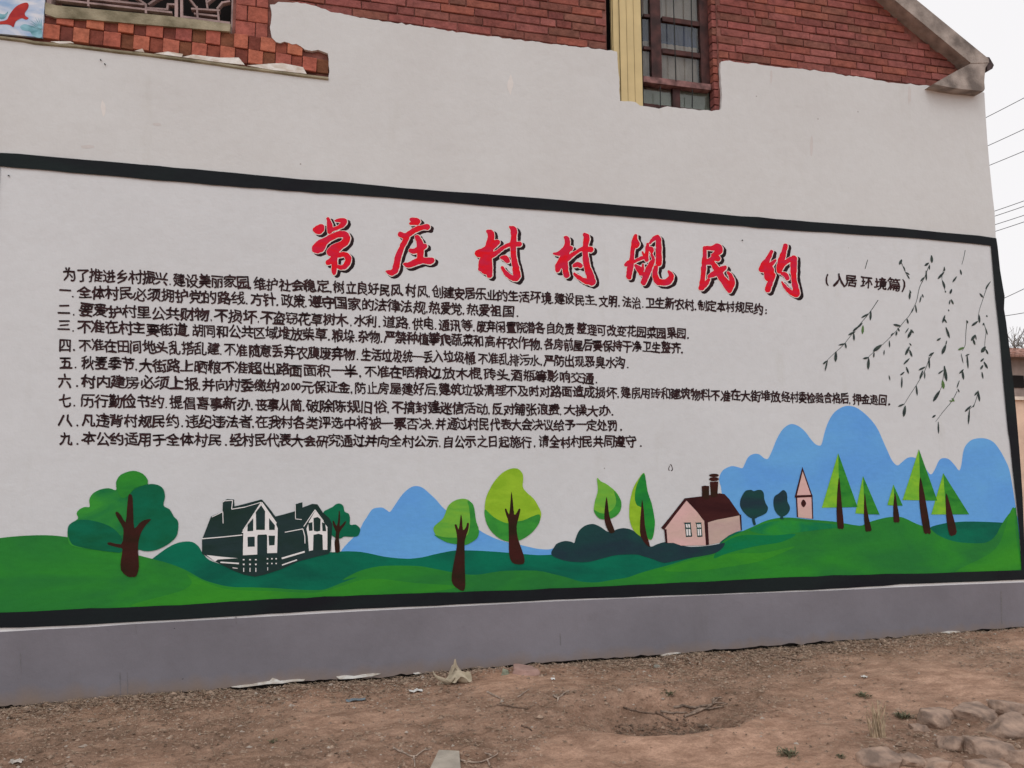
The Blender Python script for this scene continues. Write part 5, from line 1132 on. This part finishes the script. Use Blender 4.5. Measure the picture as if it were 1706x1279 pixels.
ROCKS = [(1562, 1194, 74, 36, 'flat-topped stone, leftmost of the back row at the lower right'), (1618, 1188, 74, 36, 'broad pale stone, second in the back row at the lower right'), (1684, 1180, 60, 34, 'stone in the back row touching the right picture edge'),
         (1683, 1216, 64, 44, 'large rounded stone at the right edge, below the back row'), (1652, 1246, 78, 40, 'wide dusty stone in front of the large rounded one'), (1588, 1236, 60, 30, 'low half-buried stone in the middle of the stone heap'),
         (1472, 1264, 74, 38, 'angular stone farthest to the left of the heap, beside the slab bits'), (1518, 1266, 46, 28, 'small flat stone right of the angular one at the bottom'), (1560, 1276, 54, 30, 'stone cut by the bottom edge, left of the wide flat pair'),
         (1650, 1280, 72, 34, 'broad stone at the bottom edge near the right corner'), (1700, 1262, 50, 40, 'stone in the lower right corner'), (1530, 1212, 34, 16, 'small stone peeking out left of the heap, above the angular one')]
for i, (x, y, w, h, lab) in enumerate(ROCKS): rock('stone', x, y+h*.12, w*1.04, h*.8, lab, 'stone', gS, seed=i+1)
rock('brick_rubble', 875, 1121, 46, 22, 'pinkish lump of broken brick lying against the grey foot of the wall', 'rubble', None, mat_basic('pink_rubble', (0.42, 0.27, 0.23, 1), 0.95, 0, 10, 0.7, 50, col2=(0.30, 0.19, 0.16, 1)), 31, 0.3, 0.7)
rock('rubble', 842, 1123, 18, 15, 'small greenish rubble lump left of the pinkish brick lump', 'rubble', None, mat_basic('green_rubble', (0.33, 0.34, 0.26, 1), 0.95, 0, 20, 0.7, 60, col2=(0.16, 0.17, 0.12, 1)), 32, 0.6)
rock('rubble', 1095, 1112, 13, 8, 'tiny grey-green rubble piece near the wall, right of the pinkish lump', 'rubble', None, mat_basic('grey_rubble', (0.30, 0.29, 0.25, 1), 0.95, 0.2, 20, 0.7, 60), 33, 0.6)
# concrete slab cut by the bottom edge
q = [onG(x, y) for x, y in ((716, 1292), (731, 1258), (765, 1257), (768, 1292))]
zc = max(v.z for v in q)+0.006
mb = MB(); V = [(v.x, v.y, zc+0.012) for v in q]+[(v.x, v.y, zc-0.05) for v in q]
mb.add(V, [(0, 1, 2, 3), (0, 4, 5, 1), (1, 5, 6, 2), (2, 6, 7, 3), (3, 7, 4, 0)])
o = mb.build('concrete_slab', mat_basic('slab_concrete', (0.42, 0.37, 0.31, 1), 0.9, 0.1, 9, 0.5, 60)); tag(o, 'pale broken concrete slab lying in the earth at the bottom edge', 'slab')

strawm = mat_basic('dry_straw', (0.48, 0.37, 0.25, 1), 0.8, 0.2, 30); twigm = mat_basic('twig_bark', (0.20, 0.135, 0.10, 1), 0.9, 0.3, 40, 0.4, 90); palem = mat_basic('bleached_wood', (0.40, 0.31, 0.25, 1), 0.85, 0.25, 30, 0.5, 90)
def stick(name, pts, rpx, lab, mat, cat='twig', group=None, lift=0.006, seed=0):
    r = random.Random(seed); out = MB()
    for br in pts:
        W_ = []; q = smooth_loop(br, 4, closed=False)
        for i, p in enumerate(q):
            v = onG(p[0], p[1]); v.z += lift+(p[2] if len(p) > 2 else 0); W_.append(v+Vector((r.gauss(0, .001), r.gauss(0, .001), r.gauss(0, .001))))
        s = dist(W_[0])/F; out.tube(W_, [rpx*s*(1-0.55*i/len(W_)) for i in range(len(W_))], 7)
    o = out.build(name, mat, smooth=True); return tag(o, lab, cat, group)
gT = 'twigs on the bare earth'
stick('twig', [[(828, 1175), (850, 1178), (880, 1183)]], 1.5, 'thin dark twig right of the middle, below the pinkish lump', twigm, group=gT)
stick('twig', [[(811, 1154), (822, 1159), (834, 1165)]], 1.8, 'short pale twig below the crumpled husk', palem, group=gT)
stick('twig', [[(862, 1163), (872, 1156), (882, 1149)]], 1.2, 'short slanting twig under the pinkish brick lump', palem, group=gT)
stick('twig', [[(922, 1160), (930, 1164), (940, 1156), (948, 1152)], [(930, 1164), (929, 1170)]], 1.8, 'small forked bleached twig left of the dug hollow', palem, group=gT)
stick('twig', [[(1038, 1181), (1070, 1188), (1105, 1191)]], 1.6, 'long thin twig on the left slope of the hollow', twigm, group=gT)
stick('twig', [[(1092, 1188), (1108, 1196), (1122, 1203)]], 2.0, 'stout dark twig slanting down at the front of the hollow', twigm, group=gT)
stick('twig', [[(655, 1248), (672, 1256), (690, 1262), (705, 1252), (720, 1249)], [(690, 1262), (691, 1279)], [(672, 1256), (668, 1249)]], 1.5, 'branching dry twig at the bottom edge, left of the concrete slab', palem, group=gT)
stick('twig', [[(765, 1268), (790, 1272), (812, 1268), (830, 1257)], [(812, 1268), (816, 1279)], [(822, 1262), (808, 1256)]], 1.5, 'branching dry twig at the bottom edge, right of the concrete slab', palem, group=gT)
stick('twig', [[(1283, 1092), (1310, 1097), (1335, 1102)]], 1.3, 'thin straight twig near the wall, right of the coloured scraps', twigm, group=gT)
stick('twig', [[(868, 1210), (880, 1214), (886, 1219)]], 1.6, 'short dark twig alone on the earth in front of the hollow', twigm, group=gT)
rootm = mat_basic('root_bark', (0.27, 0.20, 0.155, 1), 0.9, 0.3, 30, 0.6, 90)
stick('dead_root', [[(1122, 1179, .0), (1142, 1181, .01), (1158, 1183, .012), (1176, 1181, .015), (1196, 1177, .015), (1212, 1177, .01)], [(1140, 1196, 0), (1156, 1191, .005), (1172, 1186, .01), (1188, 1179, .02), (1196, 1170, .02)], [(1150, 1190, .0), (1166, 1185, .01), (1186, 1185, .01), (1206, 1180, .008)], [(1100, 1186, 0), (1122, 1189, 0), (1144, 1190, .004)], [(1188, 1179, .02), (1190, 1170, .02), (1204, 1168, .015)]], 2.1, 'tangled dead root lying in the dug hollow', rootm, 'root', lift=.004)
# straw tuft
r = random.Random(3); mb = MB(); p = onG(1462, 1228)
for k in range(34):
    a = r.uniform(-.9, .9); L_ = r.uniform(.10, .19); w = r.uniform(.0018, .0042); b = p+Vector((r.uniform(-.045, .045), r.uniform(-.03, .03), 0))
    pts = [b, b+Vector((a*.02, r.uniform(-.01, .01), L_*.6)), b+Vector((a*.05, r.uniform(-.03, .03), L_))]; mb.tube(pts, [w, w, w*.5], 4)
o = mb.build('straw_tuft', strawm); tag(o, 'upright tuft of dry straw standing left of the stone heap', 'straw')
# crumpled husk at the wall foot
hm = mat_basic('dry_husk', (0.50, 0.43, 0.32, 1), 0.8, 0, 14, 0.3, 60, col2=(0.36, 0.30, 0.22, 1))
p = onG(757, 1138); hk = empty('corn_husk', tuple(p), 'crumpled pale dry husk lying at the foot of the grey wall', 'husk'); s = dist(p)/F
V = []; Fc = []; nu, nv = 26, 16
for i in range(nu):
    for j in range(nv):
        u = i/(nu-1)*2-1; v = j/(nv-1)
        wdt = (1-abs(u)**2.2)**.6 if abs(u) < 1 else 0
        x = u*25*s+3*s; y = (v-.5)*0.13*wdt+0.01; z = 0.005+(0.085*abs(v-.35)**1.1+0.03*math.sin(u*5+1)*v+0.018*math.sin(v*9+u*6))*wdt+0.02*(u+1)*v
        q_ = Vector((x, y, z)); nn = noise.noise_vector(q_*28)*0.010; V.append(tuple(p+q_+nn))
for i in range(nu-1):
    for j in range(nv-1): a = i*nv+j; Fc.append((a, a+nv, a+nv+1, a+1))
mk('husk_leaf', V, Fc, hm, hk, smooth=True)
mb = MB()
pts = smooth_loop([(722, 1118), (727, 1127), (738, 1133), (750, 1136), (757, 1128)], 4, closed=False); V = []; Fc = []
for i, q_ in enumerate(pts):
    b = onG(757, 1138)+Vector(((q_[0]-757)*s, -0.035, (1141-q_[1])*s*0.98)); w = 0.011*(0.6+math.sin(i/(len(pts)-1)*math.pi)); V += [(b.x, b.y, b.z+w), (b.x, b.y-.008, b.z-w*0.3), (b.x+.002, b.y+.012, b.z-w)]
for i in range(len(pts)-1):
    for k in range(2): Fc.append((3*i+k, 3*i+3+k, 3*i+4+k, 3*i+1+k))
mk('curled_strip', V, Fc, hm, hk, smooth=True)
b = p+Vector((2*s, 0.03, 20*s)); V = [tuple(b+Vector((-6*s, 0, -8*s))), tuple(b+Vector((6*s, .01, -6*s))), tuple(b+Vector((1.5*s, .01, 14*s))), tuple(b+Vector((0, -.008, 2*s))), tuple(b+Vector((-.5*s, .005, 14*s)))]
mk('husk_tip', V, [(0, 3, 4), (3, 1, 2), (3, 2, 4)], hm, hk)

def scrap(name, px, py, wpx, hpx, col, lab, cat='scrap', seed=0, z=0.006):
    r = random.Random(seed); p = onG(px, py); s = dist(p)/F; V = []; Fc = []; n = 7
    for i in range(n):
        for j in range(n):
            u = i/(n-1)-.5; v = j/(n-1)-.5; q_ = Vector((u*wpx*s, v*hpx*s*2.0, z+0.3*hpx*s*abs(math.sin(u*5+seed))+0.012*noise.noise(Vector((u*4+seed, v*4, 0)))))
            ed_ = 1+0.25*noise.noise(Vector((u*3, v*3, seed))); V.append(tuple(p+Vector((q_.x*ed_, q_.y*ed_, q_.z))))
    for i in range(n-1):
        for j in range(n-1): a = i*n+j; Fc.append((a, a+n, a+n+1, a+1))
    o = mk(name, V, Fc, mat_basic(name+'_mat', col, 0.6, 0.15, 30), smooth=True); return tag(o, lab, cat)
scrap('plastic_scrap', 1239, 1079, 14, 6, (0.05, 0.06, 0.30, 1), 'small blue plastic scrap at the wall foot', 'plastic', 1)
scrap('wrapper', 1254, 1084, 26, 8, (0.50, 0.33, 0.24, 1), 'tan wrapper lying just right of the blue plastic scrap', 'wrapper', 2)
scrap('wrapper', 1280, 1076, 16, 5, (0.42, 0.50, 0.36, 1), 'pale green wrapper at the wall foot, right of the tan wrapper', 'wrapper', 3)
scrap('paper_scrap', 692, 1154, 20, 6, (0.75, 0.73, 0.70, 1), 'white paper scrap on the ground left of the husk', 'paper', 4, 0.01)
scrap('paper_scrap', 921, 1133, 6, 4, (0.75, 0.73, 0.70, 1), 'tiny white paper speck right of the pinkish lump', 'paper', 5)
scrap('paper_scrap', 1440, 1129, 7, 4, (0.70, 0.68, 0.64, 1), 'tiny white paper speck far right on the bare earth', 'paper', 6)
scrap('paper_scrap', 27, 1271, 14, 6, (0.55, 0.50, 0.45, 1), 'small pale paper scrap in the lower left corner', 'paper', 7)
scrap('plastic_scrap', 592, 1168, 30, 5, (0.20, 0.24, 0.27, 1), 'dull blue-grey plastic strip on the earth left of the white paper scrap', 'plastic', 8)

# weeds
weedm = mat_basic('weed_leaf', (0.17, 0.16, 0.095, 1), 0.8, 0.3, 40)
def weed(px, py, n, hgt, lab, seed):
    r = random.Random(seed); mb = MB(); p = onG(px, py)
    for k in range(n):
        a = r.uniform(0, 6.28); L_ = hgt*r.uniform(.5, 1.1); b = p+Vector((r.gauss(0, hgt*.35), r.gauss(0, hgt*.35), 0)); d = Vector((math.cos(a), math.sin(a), r.uniform(.3, 1.3))).normalized(); w = Vector((-d.y, d.x, 0)).normalized()*r.uniform(.002, .005)
        c = b+d*L_*.5; t = b+d*L_+Vector((0, 0, -L_*.25)); mb.add([b, c+w, t, c-w], [(0, 1, 2, 3)])
    o = mb.build('weed', weedm); tag(o, lab, 'weed', 'small weeds on the earth')
weed(1312, 1258, 110, .06, 'dark green weed near the bottom edge, right of the hollow', 1)
weed(1437, 1160, 80, .05, 'grey-green weed on the earth above the straw tuft', 2)
weed(1505, 1196, 120, .06, 'weed growing at the left end of the stone heap', 3)
weed(1112, 1158, 60, .05, 'weed on the back slope of the dug hollow', 4)
weed(470, 1132, 40, .03, 'small weed at the wall foot, left of the husk', 5)
weed(455, 1236, 30, .03, 'sparse weed on the bare earth at the lower left', 6)
weed(1400, 1262, 34, .03, 'small weed between the hollow and the angular stone', 7)

# uncountable litter: crumbs, straw bits, dry leaf bits
def scatter(n, fn, name, mat, seed):
    r = np.random.default_rng(seed); V = []; Fc = []
    X = r.uniform(-2.6, 7.0, n*3); u = r.random(n*3)
    Y = np.where(r.random(n*3) < 0.5, -0.02-r.exponential(0.20, n*3), r.uniform(-2.4, -0.03, n*3))
    dn = litter_mask(X[None], Y[None])[0]**1.4+0.04
    keep = (u < dn) & (Y > -3.0); X, Y = X[keep][:n], Y[keep][:n]
    Z = (ground_z(X[None], Y[None])+relief(X[None], Y[None]))[0]
    rr = random.Random(seed)
    for x, y, z in zip(X, Y, Z):
        v, f = fn(rr, x, y, z); k = len(V); V += v; Fc += [tuple(i+k for i in t) for t in f]
    o = mk(name, V, Fc, mat, None, (0, 0, 0)); return tag(o, kind='stuff')
def crumb(r, x, y, z):
    s = min(0.022, 0.0025+r.expovariate(1/0.0032)); v = [(x+r.uniform(-.3, .3)*s+a*s*r.uniform(.7, 1.3), y+b*s*r.uniform(.7, 1.3), z+c*s*r.uniform(.5, 1)) for a, b, c in ((1, 0, 0), (0, 1, 0), (-1, 0, 0), (0, -1, 0), (0, 0, .9), (0, 0, -.5))]
    return v, [(0, 1, 4), (1, 2, 4), (2, 3, 4), (3, 0, 4), (1, 0, 5), (2, 1, 5), (3, 2, 5), (0, 3, 5)]
def straw(r, x, y, z):
    a = r.uniform(0, 3.14); L_ = r.uniform(.012, .09); w = r.uniform(.0007, .0020); dx, dy = math.cos(a)*L_, math.sin(a)*L_; h = r.uniform(.001, .012); k = r.uniform(-.25, .25)
    mx, my = x+dx*.5-dy*k, y+dy*.5+dx*k; nx_, ny_ = -math.sin(a)*w, math.cos(a)*w
    return [(x+nx_, y+ny_, z+h), (x-nx_, y-ny_, z+h+.001), (mx+nx_, my+ny_, z+h*1.4), (mx-nx_, my-ny_, z+h*1.4+.001), (x+dx, y+dy, z+r.uniform(0, .01))], [(0, 1, 3, 2), (2, 3, 4)]
def leafb(r, x, y, z):
    a = r.uniform(0, 6.28); s = r.uniform(.004, .016); c, d = math.cos(a), math.sin(a); h = r.uniform(.001, .006)
    f = lambda u, v, w: (x+(u*c-v*d)*s, y+(u*d+v*c)*s, z+h+w*s)
    return [f(-1, 0, .1), f(0, .5, .5*r.random()), f(1, 0, .3), f(0, -.5, .5*r.random()), f(0, 0, 0)], [(0, 1, 4), (1, 2, 4), (2, 3, 4), (3, 0, 4)]
scatter(32000, crumb, 'soil_crumbs', mat_basic('soil_crumb', (0.44, 0.32, 0.24, 1), 0.95, 0, 35, 0, col2=(0.16, 0.11, 0.08, 1)), 21)
scatter(2200, crumb, 'grit', mat_basic('pale_grit', (0.46, 0.40, 0.34, 1), 0.95, 0, 35, 0, col2=(0.30, 0.24, 0.20, 1)), 25)
scatter(7500, straw, 'straw_litter', mat_basic('straw_litter', (0.42, 0.32, 0.23, 1), 0.9, 0, 30, 0, col2=(0.20, 0.14, 0.10, 1)), 22)
scatter(6000, leafb, 'leaf_litter', mat_basic('leaf_litter', (0.30, 0.215, 0.15, 1), 0.9, 0, 30, 0, col2=(0.10, 0.07, 0.05, 1)), 23)
# sticks and dry leaves fallen into the hollow
r = random.Random(44); V = []; Fc = []
for k in range(1100):
    a = r.uniform(0, 6.28); q_ = math.sqrt(r.random()); x = HC[0]+math.cos(a)*q_*.36; y = HC[1]+0.02+math.sin(a)*q_*.19; z = gz(x, y)
    v, f = (straw if r.random() < .6 else leafb)(r, x, y, z); n_ = len(V); V += v; Fc += [tuple(i+n_ for i in t) for t in f]
tag(mk('hollow_litter', V, Fc, mat_basic('hollow_litter', (0.26, 0.19, 0.14, 1), 0.9, 0, 30, 0, col2=(0.09, 0.06, 0.045, 1)), None, (0, 0, 0)), kind='stuff')
